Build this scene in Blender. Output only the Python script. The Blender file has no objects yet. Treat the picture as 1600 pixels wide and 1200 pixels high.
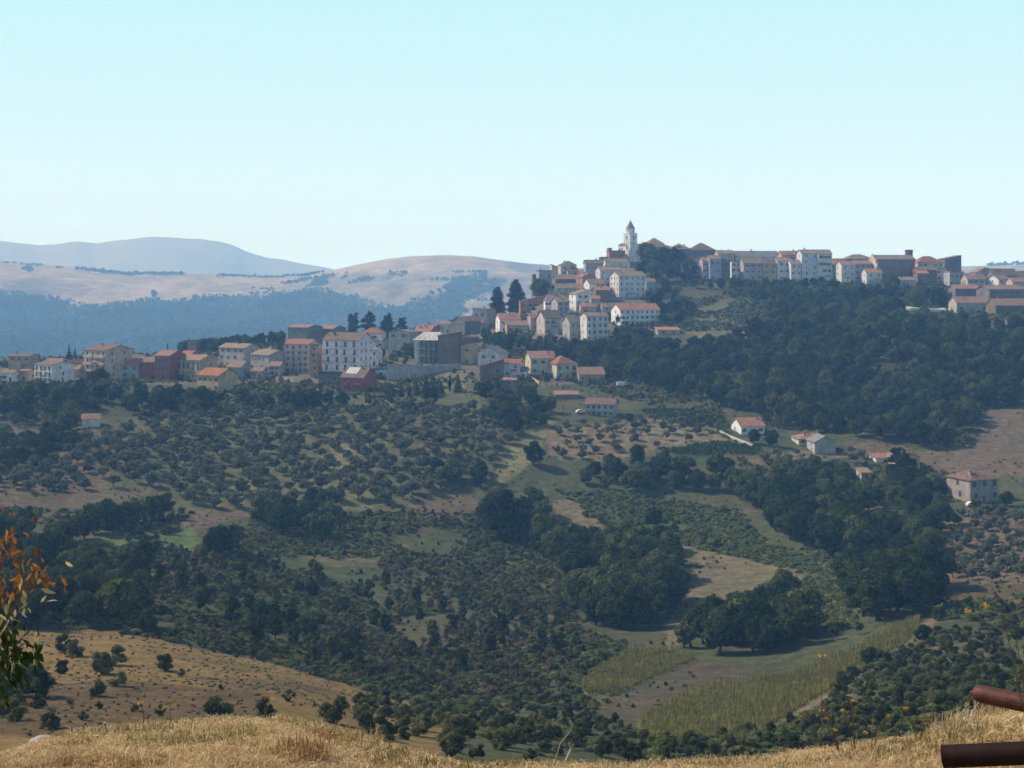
import bpy, math, random
import numpy as np
from mathutils import Vector, Matrix

# ------------------------------------------------------------------ camera, sky, sun, exposure
scene = bpy.context.scene
COL = scene.collection
F = 2400.0            # focal length in photo pixels (photo 1600 x 1200)
V0 = 430.0            # photo row of the horizon
U0 = 800.0
cam_d = bpy.data.cameras.new("camera")
cam = bpy.data.objects.new("camera", cam_d)
COL.objects.link(cam)
cam.location = (0, 0, 0)
cam.rotation_euler = (math.radians(90), 0, 0)
cam_d.sensor_fit = 'HORIZONTAL'
cam_d.sensor_width = 36.0
cam_d.lens = 36.0 * F / 1600.0
cam_d.shift_y = -(600.0 - V0) / 1600.0
cam_d.clip_start = 0.1
cam_d.clip_end = 60000
scene.camera = cam

SUN_EL, SUN_AZ = math.radians(41), math.radians(-68)     # azimuth from +Y, negative = to the left
sdir = Vector((math.sin(SUN_AZ) * math.cos(SUN_EL), math.cos(SUN_AZ) * math.cos(SUN_EL), math.sin(SUN_EL)))
VEIL = [(0.0, (0.84, 1.52, 3.1)), (0.045, (0.84, 1.18, 1.52)), (0.10, (0.72, 1.03, 1.13)), (0.17, (0.61, 0.98, 1.05)), (0.6, (0.4, 0.8, 1.25))]
world = bpy.data.worlds.new("World")
scene.world = world
world.use_nodes = True
wn = world.node_tree
for n in list(wn.nodes):
    wn.nodes.remove(n)
w_out = wn.nodes.new('ShaderNodeOutputWorld')
w_bg = wn.nodes.new('ShaderNodeBackground')
w_sky = wn.nodes.new('ShaderNodeTexSky')
w_sky.sky_type = 'NISHITA'
w_sky.sun_disc = False
w_sky.sun_elevation = SUN_EL
w_sky.sun_rotation = SUN_AZ
w_sky.air_density = 1.0
w_sky.dust_density = 1.6
w_sky.ozone_density = 1.0
w_tc = wn.nodes.new('ShaderNodeTexCoord')
w_sep = wn.nodes.new('ShaderNodeSeparateXYZ')
wn.links.new(w_tc.outputs['Generated'], w_sep.inputs[0])
w_fac = wn.nodes.new('ShaderNodeMapRange')          # how much milky veil lies over the sky at this height
w_fac.inputs[1].default_value = 0.17; w_fac.inputs[2].default_value = 0.38
w_fac.inputs[3].default_value = 0.97; w_fac.inputs[4].default_value = 0.08
wn.links.new(w_sep.outputs[2], w_fac.inputs[0])
w_veil = wn.nodes.new('ShaderNodeValToRGB')          # veil colour from the horizon upwards
for i, (p, c) in enumerate(VEIL):
    e = w_veil.color_ramp.elements[i] if i < 2 else w_veil.color_ramp.elements.new(p)
    e.position = p; e.color = tuple(c) + (1,)
wn.links.new(w_sep.outputs[2], w_veil.inputs[0])
w_vs = wn.nodes.new('ShaderNodeVectorMath'); w_vs.operation = 'SCALE'; w_vs.inputs[3].default_value = 10.0
wn.links.new(w_veil.outputs[0], w_vs.inputs[0])
w_tint = wn.nodes.new('ShaderNodeMix')
w_tint.data_type = 'RGBA'
wn.links.new(w_fac.outputs[0], w_tint.inputs[0])
wn.links.new(w_vs.outputs[0], w_tint.inputs[7])
w_bg.inputs[1].default_value = 0.10
wn.links.new(w_sky.outputs[0], w_tint.inputs[6])
wn.links.new(w_tint.outputs[2], w_bg.inputs[0])
wn.links.new(w_bg.outputs[0], w_out.inputs[0])

sun_d = bpy.data.lights.new("sun", 'SUN')
sun_d.energy = 4.8
sun_d.angle = math.radians(0.5)
sun_d.color = (1.0, 0.90, 0.78)
sun = bpy.data.objects.new("sun", sun_d)
COL.objects.link(sun)
sun.rotation_euler = sdir.to_track_quat('Z', 'Y').to_euler()

scene.view_settings.view_transform = 'Standard'
scene.view_settings.look = 'None'
scene.view_settings.exposure = -0.02
scene.view_settings.gamma = 1.0
scene.render.engine = 'CYCLES'
cy = scene.cycles
cy.use_denoising = True
try:
    cy.denoiser = 'OPENIMAGEDENOISE'
except Exception:
    pass
cy.max_bounces = 5
cy.diffuse_bounces = 2
cy.glossy_bounces = 1
cy.transmission_bounces = 2
cy.transparent_max_bounces = 6
cy.volume_bounces = 2
cy.use_adaptive_sampling = True
cy.adaptive_threshold = 0.02
cy.sample_clamp_indirect = 4.0
cy.caustics_reflective = False
cy.caustics_refractive = False

rnd = random.Random(7)
rng = np.random.default_rng(7)

# ------------------------------------------------------------------ helpers
def smooth01(t):
    t = np.clip(t, 0, 1)
    return t * t * (3 - 2 * t)

_lat = np.random.default_rng(99).random((256, 256))
def vnoise(x, y):
    xi = np.floor(x).astype(np.int64); yi = np.floor(y).astype(np.int64)
    fx = smooth01(x - xi); fy = smooth01(y - yi)
    a = _lat[xi & 255, yi & 255]; b = _lat[(xi + 1) & 255, yi & 255]
    c = _lat[xi & 255, (yi + 1) & 255]; d = _lat[(xi + 1) & 255, (yi + 1) & 255]
    return (a * (1 - fx) + b * fx) * (1 - fy) + (c * (1 - fx) + d * fx) * fy
def fbm(x, y, o=4):
    s = 0; a = 0.5
    for i in range(o):
        s = s + a * (vnoise(x * 2 ** i + 17 * i, y * 2 ** i + 31 * i) - 0.5) * 2
        a *= 0.5
    return s

def mesh_np(name, verts, faces, mats=(), matidx=None, smooth=False, col=None):
    """faces: (n,4) or (n,3) int array"""
    me = bpy.data.meshes.new(name)
    verts = np.asarray(verts, dtype=np.float32); faces = np.asarray(faces, dtype=np.int32)
    n, k = faces.shape
    me.vertices.add(len(verts)); me.vertices.foreach_set("co", verts.ravel())
    me.loops.add(n * k); me.loops.foreach_set("vertex_index", faces.ravel())
    me.polygons.add(n)
    me.polygons.foreach_set("loop_start", np.arange(0, n * k, k, dtype=np.int32))
    me.polygons.foreach_set("loop_total", np.full(n, k, dtype=np.int32))
    for m in mats:
        me.materials.append(m)
    if matidx is not None:
        me.polygons.foreach_set("material_index", np.asarray(matidx, dtype=np.int32))
    me.polygons.foreach_set("use_smooth", np.full(n, smooth, dtype=bool))
    if col is not None:
        at = me.color_attributes.new("cover", 'FLOAT_COLOR', 'POINT')
        c4 = np.ones((len(verts), 4), dtype=np.float32); c4[:, :col.shape[1]] = col
        at.data.foreach_set("color", c4.ravel())
    me.update(); me.validate()
    return me

def link(name, data, parent=None, loc=None, rz=None):
    o = bpy.data.objects.new(name, data)
    COL.objects.link(o)
    if parent is not None:
        o.parent = parent
    if loc is not None:
        o.location = loc
    if rz is not None:
        o.rotation_euler = (0, 0, rz)
    return o

def tag(o, label=None, cat=None, group=None, kind=None):
    if label: o["label"] = label
    if cat: o["category"] = cat
    if group: o["group"] = group
    if kind: o["kind"] = kind
    return o

class MB:
    """collects boxes, prisms and tubes into one mesh"""
    def __init__(s):
        s.v = []; s.f = []; s.m = []
    def add(s, vs, fs, mi=0):
        b = len(s.v)
        s.v += [tuple(v) for v in vs]
        for f in fs:
            s.f.append(tuple(b + i for i in f)); s.m.append(mi)
        return s
    def box(s, x0, x1, y0, y1, z0, z1, mi=0):
        return s.add([(x0, y0, z0), (x1, y0, z0), (x1, y1, z0), (x0, y1, z0), (x0, y0, z1), (x1, y0, z1), (x1, y1, z1), (x0, y1, z1)],
                     [(0, 3, 2, 1), (4, 5, 6, 7), (0, 1, 5, 4), (1, 2, 6, 5), (2, 3, 7, 6), (3, 0, 4, 7)], mi)
    def tube(s, pts, rad, n=8, mi=0, cap=True):
        pts = [Vector(p) for p in pts]
        if not hasattr(rad, '__len__'): rad = [rad] * len(pts)
        b = len(s.v)
        for i, p in enumerate(pts):
            d = (pts[min(i + 1, len(pts) - 1)] - pts[max(i - 1, 0)]).normalized()
            a = d.cross(Vector((0, 0, 1)))
            if a.length < 0.05: a = d.cross(Vector((1, 0, 0)))
            a.normalize(); c = d.cross(a)
            for k in range(n):
                t = 2 * math.pi * k / n
                s.v.append(tuple(p + (a * math.cos(t) + c * math.sin(t)) * rad[i]))
        for i in range(len(pts) - 1):
            for k in range(n):
                s.f.append((b + i * n + k, b + i * n + (k + 1) % n, b + (i + 1) * n + (k + 1) % n, b + (i + 1) * n + k)); s.m.append(mi)
        if cap:
            s.f.append(tuple(b + k for k in range(n))[::-1]); s.m.append(mi)
            e = b + (len(pts) - 1) * n
            s.f.append(tuple(e + k for k in range(n))); s.m.append(mi)
        return s
    def mesh(s, name, mats, smooth=False):
        me = bpy.data.meshes.new(name)
        me.from_pydata(s.v, [], s.f)
        for m in (mats if isinstance(mats, (list, tuple)) else [mats]): me.materials.append(m)
        me.polygons.foreach_set("material_index", s.m)
        me.polygons.foreach_set("use_smooth", [smooth] * len(s.f))
        me.update()
        return me
    def build(s, name, mats, parent=None, smooth=False, loc=None, rz=None):
        return link(name, s.mesh(name, mats, smooth), parent, loc, rz)

def new_mat(name):
    m = bpy.data.materials.new(name)
    m.use_nodes = True
    nt = m.node_tree
    b = nt.nodes["Principled BSDF"]
    b.inputs["Roughness"].default_value = 0.9
    b.inputs["Specular IOR Level"].default_value = 0.15
    return m, nt, b

def N(nt, t, **kw):
    n = nt.nodes.new(t)
    for k, v in kw.items():
        if k in ('operation', 'blend_type', 'data_type', 'attribute_name', 'noise_dimensions', 'feature', 'bands_direction', 'wave_type', 'musgrave_type'):
            setattr(n, k, v)
    return n

def noise_node(nt, scale, detail=4, rough=0.6, coord='Object', vec=None):
    tc = nt.nodes.new('ShaderNodeTexCoord')
    no = nt.nodes.new('ShaderNodeTexNoise')
    no.inputs['Scale'].default_value = scale
    no.inputs['Detail'].default_value = detail
    no.inputs['Roughness'].default_value = rough
    nt.links.new(vec if vec is not None else tc.outputs[coord], no.inputs['Vector'])
    return no

def ramp(nt, src, stops):
    r = nt.nodes.new('ShaderNodeValToRGB')
    e = r.color_ramp.elements
    while len(e) < len(stops): e.new(0.5)
    for i, (p, c) in enumerate(stops):
        e[i].position = p
        e[i].color = (c, c, c, 1) if not hasattr(c, '__len__') else tuple(c) + (1,)
    nt.links.new(src, r.inputs[0])
    return r

def mixc(nt, a, b, fac=1.0, mode='MULTIPLY'):
    m = nt.nodes.new('ShaderNodeMix'); m.data_type = 'RGBA'; m.blend_type = mode
    if isinstance(fac, (int, float)): m.inputs[0].default_value = fac
    else: nt.links.new(fac, m.inputs[0])
    for s, v in ((6, a), (7, b)):
        if hasattr(v, 'links') or hasattr(v, 'is_linked'): nt.links.new(v, m.inputs[s])
        else: m.inputs[s].default_value = tuple(v) + (1,)
    return m.outputs[2]

# ------------------------------------------------------------------ terrain heights
CU = np.array([0, 200, 400, 600, 800, 1000, 1200, 1400, 1600], float)
crest_u = np.array([-400, 0, 100, 200, 350, 450, 530, 650, 750, 850, 1000, 1200, 1300, 1450, 1500, 1600, 2000], float)
crest_v = 9 + np.array([1195, 1182, 1154, 1134, 1124, 1130, 1150, 1184, 1202, 1198, 1192, 1184, 1170, 1154, 1136, 1116, 1105], float)
ROWS = {   # distance: photo rows of the ground at the columns CU
120: (1172,1168,1168,1190,1230,1250,1240,1220,1190),
140: (1128,1128,1130,1160,1190,1215,1205,1180,1150),
170: (1078,1080,1088,1128,1150,1175,1165,1140,1110),
200: (1030,1035,1058,1112,1135,1150,1140,1105,1075),
222: (992,998,1042,1104,1128,1135,1120,1080,1050),
240: (990,1004,1044,1100,1118,1120,1102,1064,1034),
262: (992,1000,1036,1082,1100,1096,1082,1046,1016),
300: (960,965,1000,1040,1060,1045,1035,1000,980),
340: (920,925,955,990,1005,1000,985,955,935),
390: (870,878,905,930,945,945,930,905,885),
430: (825,835,860,885,900,895,880,855,838),
480: (765,780,800,820,835,835,815,790,780),
520: (720,730,745,755,770,770,760,745,742),
560: (680,685,695,700,710,710,705,705,700),
600: (645,648,655,655,658,665,662,662,655),
640: (612,614,618,620,622,632,625,620,612),
680: (598,598,598,598,600,605,595,580,570),
720: (586,584,582,582,576,578,568,545,535),
760: (576,574,568,568,558,553,540,520,508),
800: (568,566,556,555,538,530,515,498,488),
850: (562,558,545,542,515,503,492,474,465),
900: (562,558,537,531,492,475,468,455,448),
950: (570,568,540,523,470,447,446,440,436),
1000: (588,584,556,521,453,420,431,432,428),
1050: (612,606,572,528,450,410,425,428,424),
1100: (640,625,596,545,460,412,430,432,428),
1200: (670,650,625,580,495,452,452,448,444),
1350: (720,700,690,660,600,540,510,500,500),
}
FAR = {    # the far hills
1000: (800,800,800,800,800,800,800,800,800),
1350: (720,700,690,690,690,690,690,700,700),
1500: (640,640,640,640,640,640,640,640,640),
1700: (575,580,590,590,570,560,540,530,520),
1900: (520,530,540,535,500,480,470,460,450),
2100: (490,500,510,500,470,455,445,440,435),
2300: (462,475,478,455,445,440,435,432,426),
2500: (436,447,450,424,424,430,428,428,420),
2620: (424,437,441,408,412,424,424,424,415),
2720: (414,430,435,402,408,420,422,422,413),
2820: (412,427,434,403,410,420,422,422,413),
3000: (425,435,442,420,425,430,430,430,425),
3300: (450,450,455,450,450,450,450,450,450),
}
_mid = {}
_c860 = {760:557, 800:533, 850:509, 900:480, 950:455, 1000:440, 1050:434, 1100:442, 1200:480, 1350:560}
_c930 = {760:555, 800:531, 850:505, 900:475, 950:449, 1000:427, 1050:419, 1100:424, 1200:470, 1350:550}
_c800 = {800:541, 850:521, 900:505, 950:496, 1000:496, 1050:502, 1100:512, 1200:535, 1350:610}
for _D, _r in ROWS.items():
    r_ = list(_r); r_[4] = _c800.get(_D, r_[4])
    a_ = _c860.get(_D, r_[4] * .7 + r_[5] * .3); b2_ = _c930.get(_D, r_[4] * .35 + r_[5] * .65)
    _mid[_D] = tuple(r_[:5]) + (a_, b2_) + tuple(r_[5:])
ROWS = _mid
CU9 = CU
CU = np.array([0, 200, 400, 600, 800, 860, 930, 1000, 1200, 1400, 1600], float)
KF = 1.7
FAR = {(D * KF if D > 1000 else 1345): v for D, v in FAR.items()}
def build_rows(rows):
    Ds = np.array(sorted(rows))
    Z = np.array([[-(v - V0) / F * D for v in rows[D]] for D in Ds])
    return Ds, Z
nearD = np.array([0.4, 3.0, 5.0, 6.4, 7.2, 8.5, 11, 16, 40, 80], float)
def near_rows(u):
    cv = np.interp(u, crest_u, crest_v)
    zc = -(cv - V0) / F * 6.4
    z = [np.full_like(u, -1.5, dtype=float), zc * 0.35 - 0.98, zc * 0.6 - 0.50, zc, zc - 0.32, zc - 1.3, zc - 3.0, zc - 5.2, np.full_like(u, -17.0, dtype=float), np.full_like(u, -28.5, dtype=float)]
    return np.array(z)
def pchip(x, Y, xn):
    """monotone cubic along axis 0"""
    h = np.diff(x)[:, None]; d = np.diff(Y, axis=0) / h
    m = np.zeros_like(Y)
    w1 = 2 * h[1:] + h[:-1]; w2 = h[1:] + 2 * h[:-1]
    ok = (d[:-1] * d[1:]) > 0
    with np.errstate(divide='ignore', invalid='ignore'):
        hm = (w1 + w2) / (w1 / d[:-1] + w2 / d[1:])
    m[1:-1] = np.where(ok, hm, 0); m[0] = d[0]; m[-1] = d[-1]
    i = np.clip(np.searchsorted(x, xn) - 1, 0, len(x) - 2)
    t = ((xn - x[i]) / (x[i + 1] - x[i]))[:, None]; hh = (x[i + 1] - x[i])[:, None]
    return ((2 * t**3 - 3 * t**2 + 1) * Y[i] + (t**3 - 2 * t**2 + t) * hh * m[i] + (-2 * t**3 + 3 * t**2) * Y[i + 1] + (t**3 - t**2) * hh * m[i + 1])
def ucubic(Z, ug):
    """smooth interpolation of the given columns along u"""
    cu = CU if Z.shape[1] == len(CU) else CU9
    return pchip(cu, Z.T, np.clip(ug, cu[0], cu[-1])).T

UG = np.concatenate([np.linspace(-7000, -1500, 24), np.linspace(-1400, -220, 60), np.arange(-200, 1801, 5.0), np.linspace(1820, 3000, 60), np.linspace(3100, 8600, 24)])
def geo(a, b, r):
    n = int(math.ceil(math.log(b / a) / math.log(r)))
    return np.geomspace(a, b, n + 1)
DG = np.concatenate([geo(0.4, 4, 1.12)[:-1], np.arange(4, 9, 0.06), geo(9, 110, 1.05)[:-1], geo(110, 1350, 1.0055)])
GU, GD = np.meshgrid(UG, DG)
midD, midZ = build_rows(ROWS)
colsZ = ucubic(midZ, UG)
nz = near_rows(UG)
allD = np.concatenate([nearD, midD]); allZ = np.vstack([nz, colsZ])
ZG = pchip(allD, allZ, DG)
GX = (GU - U0) / F * GD; GY = GD
amp = smooth01((GD - 60) / 120)
ZG = ZG + amp * (fbm(GX / 34, GY / 34, 4) * 1.7 + fbm(GX / 6, GY / 6, 3) * .35)
ampn = 1 - smooth01((GD - 8) / 6)
ZG = ZG + ampn * fbm(GX / 0.7, GY / 0.7, 4) * 0.035
# the cut bank and terrace below the village road, and terraces on the right slope
def terrain_z(x, y):
    """bilinear lookup of ground height"""
    y = np.clip(np.asarray(y, float), DG[0], DG[-1] - 1e-3); u = np.clip(np.asarray(x, float) / y * F + U0, UG[0], UG[-1] - 1e-3)
    i = np.clip(np.searchsorted(DG, y) - 1, 0, len(DG) - 2); j = np.clip(np.searchsorted(UG, u) - 1, 0, len(UG) - 2)
    a = (y - DG[i]) / (DG[i + 1] - DG[i]); b = (u - UG[j]) / (UG[j + 1] - UG[j])
    return (ZG[i, j] * (1 - a) * (1 - b) + ZG[i + 1, j] * a * (1 - b) + ZG[i, j + 1] * (1 - a) * b + ZG[i + 1, j + 1] * a * b)
def hit(u, v, dmin=100.0, dmax=1340.0):
    """point of the ground seen at photo pixel (u, v)"""
    D = np.geomspace(dmin, dmax, 1500)
    x = (u - U0) / F * D
    vg = V0 - terrain_z(x, D) / D * F
    k = np.nonzero(vg <= v)[0]
    if len(k) == 0:
        k = [int(np.argmin(vg))]
    d = D[k[0]]
    xx = (u - U0) / F * d
    return Vector((xx, d, float(terrain_z(xx, d))))
def at(u, v, D):
    return Vector(((u - U0) / F * D, D, (V0 - v) / F * D))
def to_uv(x, y, z):
    return x / y * F + U0, V0 - z / y * F

def in_poly(px, py, poly):
    res = np.zeros(px.shape, bool); n = len(poly); j = n - 1
    for i in range(n):
        xi, yi = poly[i]; xj, yj = poly[j]
        if yi != yj:
            c = ((yi > py) != (yj > py)) & (px < (xj - xi) * (py - yi) / (yj - yi) + xi)
            res ^= c
        j = i
    return res
# ------------------------------------------------------------------ land cover
TAN = (0.23, 0.165, 0.105); PINK = (0.185, 0.135, 0.088); GOLD = (0.265, 0.17, 0.060); DRAB = (0.095, 0.105, 0.045)
GRASS = (0.16, 0.17, 0.062); LGRASS = (0.20, 0.195, 0.085); GREEN = (0.085, 0.13, 0.040); DARKG = (0.050, 0.068, 0.030); BROWN = (0.110, 0.085, 0.052)
STRAW = (0.40, 0.29, 0.14); CONC = (0.33, 0.31, 0.28); DRYB = (0.13, 0.085, 0.044)
VILL = (0.20, 0.17, 0.125); SCRUB = (0.090, 0.112, 0.045)
COVER = [
([(330,535),(450,540),(600,530),(700,495),(830,480),(860,545),(900,600),(830,605),(700,600),(400,606),(60,596),(0,590),(0,570),(150,560)], VILL, .75),
([(830,425),(1010,405),(1010,470),(960,535),(830,530),(780,500)], VILL, .8),
([(180,880),(340,850),(560,815),(760,850),(870,900),(880,1040),(700,1090),(560,1060),(420,1010),(300,985)], SCRUB, .75),   # (photo outline of the patch, colour, blend)
([(0,1130),(0,985),(60,985),(120,980),(250,1000),(400,1030),(560,1075),(680,1108),(720,1160),(700,1230),(0,1230)], GOLD, .9),
([(60,1072),(160,1064),(250,1066),(330,1076),(420,1085),(400,1150),(0,1150),(0,1090)], DRYB, .85),
([(300,1058),(420,1060),(520,1080),(430,1088),(330,1075)], DRYB, .5),
([(420,610),(560,612),(700,600),(850,620),(860,650),(820,690),(780,740),(740,790),(560,800),(440,790),(330,800),(240,790),(160,790),(150,700),(200,660),(300,650)], (0.140,0.140,0.066), .85),
([(0,672),(70,668),(150,688),(180,720),(160,770),(250,765),(110,805),(20,810),(0,760)], PINK, .8),
([(30,770),(110,765),(110,800),(30,805)], BROWN, .6),
([(770,742),(798,700),(852,655),(872,655),(845,700),(812,742),(780,760)], (0.22,0.21,0.10), .95),
([(515,682),(590,676),(592,700),(560,712),(545,740),(520,735)], (0.25,0.22,0.12), .9),
([(440,760),(500,740),(560,760),(620,780),(560,800),(440,795)], LGRASS, .85),
([(350,762),(392,750),(402,778),(345,800),(325,795)], (0.22,0.22,0.08), .95),
([(150,835),(190,815),(270,800),(410,785),(420,800),(300,826),(200,834)], PINK, .9),
([(158,832),(210,826),(300,824),(314,845),(292,862),(158,862)], (0.13,0.18,0.055), .98),
([(95,850),(150,832),(158,870),(205,930),(150,940),(120,890)], PINK, .75),
([(700,772),(755,780),(765,830),(650,806),(560,806),(620,790)], PINK, .8),
([(200,880),(330,870),(345,900),(230,920)], PINK, .6),
([(640,875),(760,870),(800,885),(700,895)], PINK, .55),
([(480,870),(560,850),(640,850),(620,870),(520,885)], (0.22,0.17,0.09), .6),
([(540,930),(700,930),(760,1000),(690,1040),(560,1020)], (0.125,0.112,0.060), .8),
([(775,990),(815,985),(815,1050),(775,1050)], (0.2,0.14,0.10), .6),
([(850,905),(885,900),(885,980),(850,990)], (0.19,0.16,0.09), .8),
([(858,782),(900,778),(960,826),(1060,850),(1250,888),(1262,905),(1160,950),(1080,985),(1060,1010),(1035,1010),(1050,960),(1065,930),(1055,880),(950,862),(870,812)], (0.20,0.165,0.095), .92),
([(1105,895),(1250,890),(1240,925),(1110,945)], (0.18,0.17,0.085), .6),
([(1062,877),(1090,876),(1096,887),(1066,888)], (0.035,0.06,0.025), 1),
([(1098,876),(1122,876),(1130,888),(1104,889)], BROWN, .8),
([(860,762),(960,770),(1150,800),(1200,850),(1320,870),(1320,905),(1250,890),(1060,846),(960,822),(890,778)], (0.075,0.115,0.04), .95),
([(1250,905),(1330,900),(1340,960),(1280,965)], (0.09,0.13,0.045), .8),
([(1255,935),(1325,928),(1325,950),(1258,955)], (0.22,0.16,0.10), .8),
([(900,1078),(930,1050),(985,1013),(1050,1018),(1090,1030),(1010,1068),(962,1088),(915,1088)], (0.17,0.165,0.06), 1),
([(958,1088),(1090,1030),(1165,1046),(1212,1052),(1080,1082),(1000,1118),(985,1150),(945,1120)], BROWN, .95),
([(965,1090),(1050,1048),(1070,1055),(1000,1090),(975,1100)], (0.09,0.11,0.055), .6),
([(1000,1128),(1080,1080),(1200,1058),(1250,1050),(1340,1010),(1390,980),(1440,963),(1424,1000),(1372,1036),(1330,1062),(1200,1142),(1180,1165),(1000,1165)], (0.19,0.17,0.065), 1),
([(1424,998),(1440,975),(1480,945),(1492,950),(1440,990),(1372,1042),(1200,1150),(1190,1142),(1330,1060)], (0.24,0.17,0.11), .9),
([(1480,948),(1600,905),(1600,922),(1490,958)], (0.30,0.22,0.15), .95),
([(1440,935),(1480,918),(1600,895),(1600,908),(1480,945)], DRYB, .8),
([(1455,870),(1480,805),(1600,775),(1600,900),(1485,915)], PINK, .95),
([(1345,775),(1400,770),(1410,800),(1350,815)], PINK, .8),
([(1400,800),(1460,790),(1455,815),(1400,825)], PINK, .6),
([(1310,690),(1380,694),(1440,704),(1500,700),(1535,688),(1520,645),(1555,640),(1600,600),(1600,760),(1500,742),(1420,725),(1340,706)], PINK, .98),
([(1550,660),(1600,655),(1600,690),(1555,695)], (0.16,0.14,0.08), .6),
([(860,672),(1000,655),(1110,655),(1140,690),(1040,700),(940,722),(860,715)], (0.24,0.185,0.11), .9),
([(1000,668),(1080,668),(1110,690),(1040,695)], (0.25,0.22,0.12), .8),
([(1030,700),(1120,688),(1190,700),(1180,712),(1060,712)], (0.06,0.09,0.03), 1),
([(1130,712),(1300,700),(1340,712),(1180,728)], (0.22,0.17,0.10), .7),
([(990,640),(1060,640),(1140,650),(1140,665),(1050,662)], (0.06,0.10,0.035), .9),
([(1085,475),(1170,468),(1205,498),(1130,540),(1095,540)], (0.15,0.15,0.075), .85),
([(1075,515),(1105,515),(1110,538),(1085,540)], (0.20,0.17,0.10), .9),
([(1190,445),(1240,447),(1235,460),(1200,458)], (0.24,0.15,0.09), .9),
([(1150,507),(1205,507),(1205,522),(1150,518)], (0.26,0.18,0.11), .9),
([(612,600),(700,582),(728,582),(732,612),(620,614)], (0.20,0.19,0.10), .95),
([(415,600),(440,572),(458,576),(462,600)], (0.30,0.26,0.18), .95),
([(380,605),(520,608),(520,615),(380,612)], CONC, .7),
([(600,520),(650,515),(660,560),(600,560)], (0.16,0.16,0.08), .6),
([(350,520),(440,520),(440,540),(350,540)], (0.14,0.15,0.065), .7),
([(980,595),(1000,600),(1000,612),(960,608),(935,598)], TAN, .7),
([(1560,585),(1600,575),(1600,625),(1565,625)], (0.19,0.14,0.09), .8),
([(1570,495),(1600,490),(1600,510),(1570,510)], (0.22,0.15,0.10), .8),
([(430,1060),(460,1060),(460,1070),(430,1070)], DRYB, .4),
]
vU = GU.ravel(); vD = GD.ravel(); vZ = ZG.ravel(); vX = GX.ravel()
vV = V0 - vZ / vD * F
ju = fbm(vX / 9, vD / 9, 3) * 9; jv = fbm(vX / 9 + 50, vD / 9 + 9, 3) * 5
base_n = smooth01(fbm(vX / 30, vD / 30, 4) * 1.4 + 0.5)[:, None]
cover = np.array(DRAB) * (1 - base_n) + np.array((0.085, 0.10, 0.045)) * base_n
dry = smooth01(fbm(vX / 16 + 7, vD / 16, 4) * 2.2 - 0.15)[:, None] * 0.8
cover = cover * (1 - dry) + np.array((0.15, 0.118, 0.070)) * dry
sel = (vD > 100)
def widen(poly): return [(-600 if u <= 0 else (2200 if u >= 1600 else u), v) for u, v in poly]
for poly, c, bl in COVER:
    poly = widen(poly)
    m = in_poly(vU + ju, vV + jv, poly) & sel
    cover[m] = cover[m] * (1 - bl) + np.array(c) * bl
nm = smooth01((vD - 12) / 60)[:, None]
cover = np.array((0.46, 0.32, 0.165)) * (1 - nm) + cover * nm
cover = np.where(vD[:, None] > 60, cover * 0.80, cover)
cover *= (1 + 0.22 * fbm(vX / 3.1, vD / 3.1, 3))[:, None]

def ground_material(name, fine, bump):
    m, nt, b = new_mat(name)
    a = nt.nodes.new('ShaderNodeVertexColor'); a.layer_name = "cover"
    n1 = noise_node(nt, fine, 6, 0.7)
    r1 = ramp(nt, n1.outputs[0], [(0.3, 0.50), (0.7, 1.45)])
    n2 = noise_node(nt, fine * 5, 5, 0.75)
    r2 = ramp(nt, n2.outputs[0], [(0.3, 0.60), (0.7, 1.4)])
    c = mixc(nt, a.outputs[0], r1.outputs[0]); c = mixc(nt, c, r2.outputs[0])
    nt.links.new(c, b.inputs["Base Color"])
    bp = nt.nodes.new('ShaderNodeBump'); bp.inputs["Strength"].default_value = 0.7; bp.inputs["Distance"].default_value = bump
    nt.links.new(n2.outputs[0], bp.inputs["Height"]); nt.links.new(bp.outputs[0], b.inputs["Normal"])
    b.inputs["Roughness"].default_value = 1.0
    return m
M_ground = ground_material("ground_cover", 0.35, 0.5)
M_far = ground_material("far_cover", 0.02, 4)
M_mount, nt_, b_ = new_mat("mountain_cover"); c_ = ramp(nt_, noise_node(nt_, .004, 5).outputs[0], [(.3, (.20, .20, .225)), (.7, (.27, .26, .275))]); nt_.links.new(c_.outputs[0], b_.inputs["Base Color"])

def grid_faces(nr, nc):
    i, j = np.meshgrid(np.arange(nr - 1), np.arange(nc - 1), indexing='ij')
    a = (i * nc + j).ravel()
    return np.stack([a, a + 1, a + nc + 1, a + nc], 1)
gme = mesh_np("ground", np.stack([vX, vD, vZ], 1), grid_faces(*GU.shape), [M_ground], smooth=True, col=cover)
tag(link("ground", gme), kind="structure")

# far hills
HD = geo(1345, 3300 * KF, 1.006); HU = np.concatenate([np.linspace(-5000, -420, 50), np.arange(-400, 2001, 6.0), np.linspace(2050, 6500, 50)])
hD, hZ = build_rows(FAR)
HZ = pchip(hD, ucubic(hZ, HU), HD)
HUg, HDg = np.meshgrid(HU, HD); HX = (HUg - U0) / F * HDg
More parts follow.
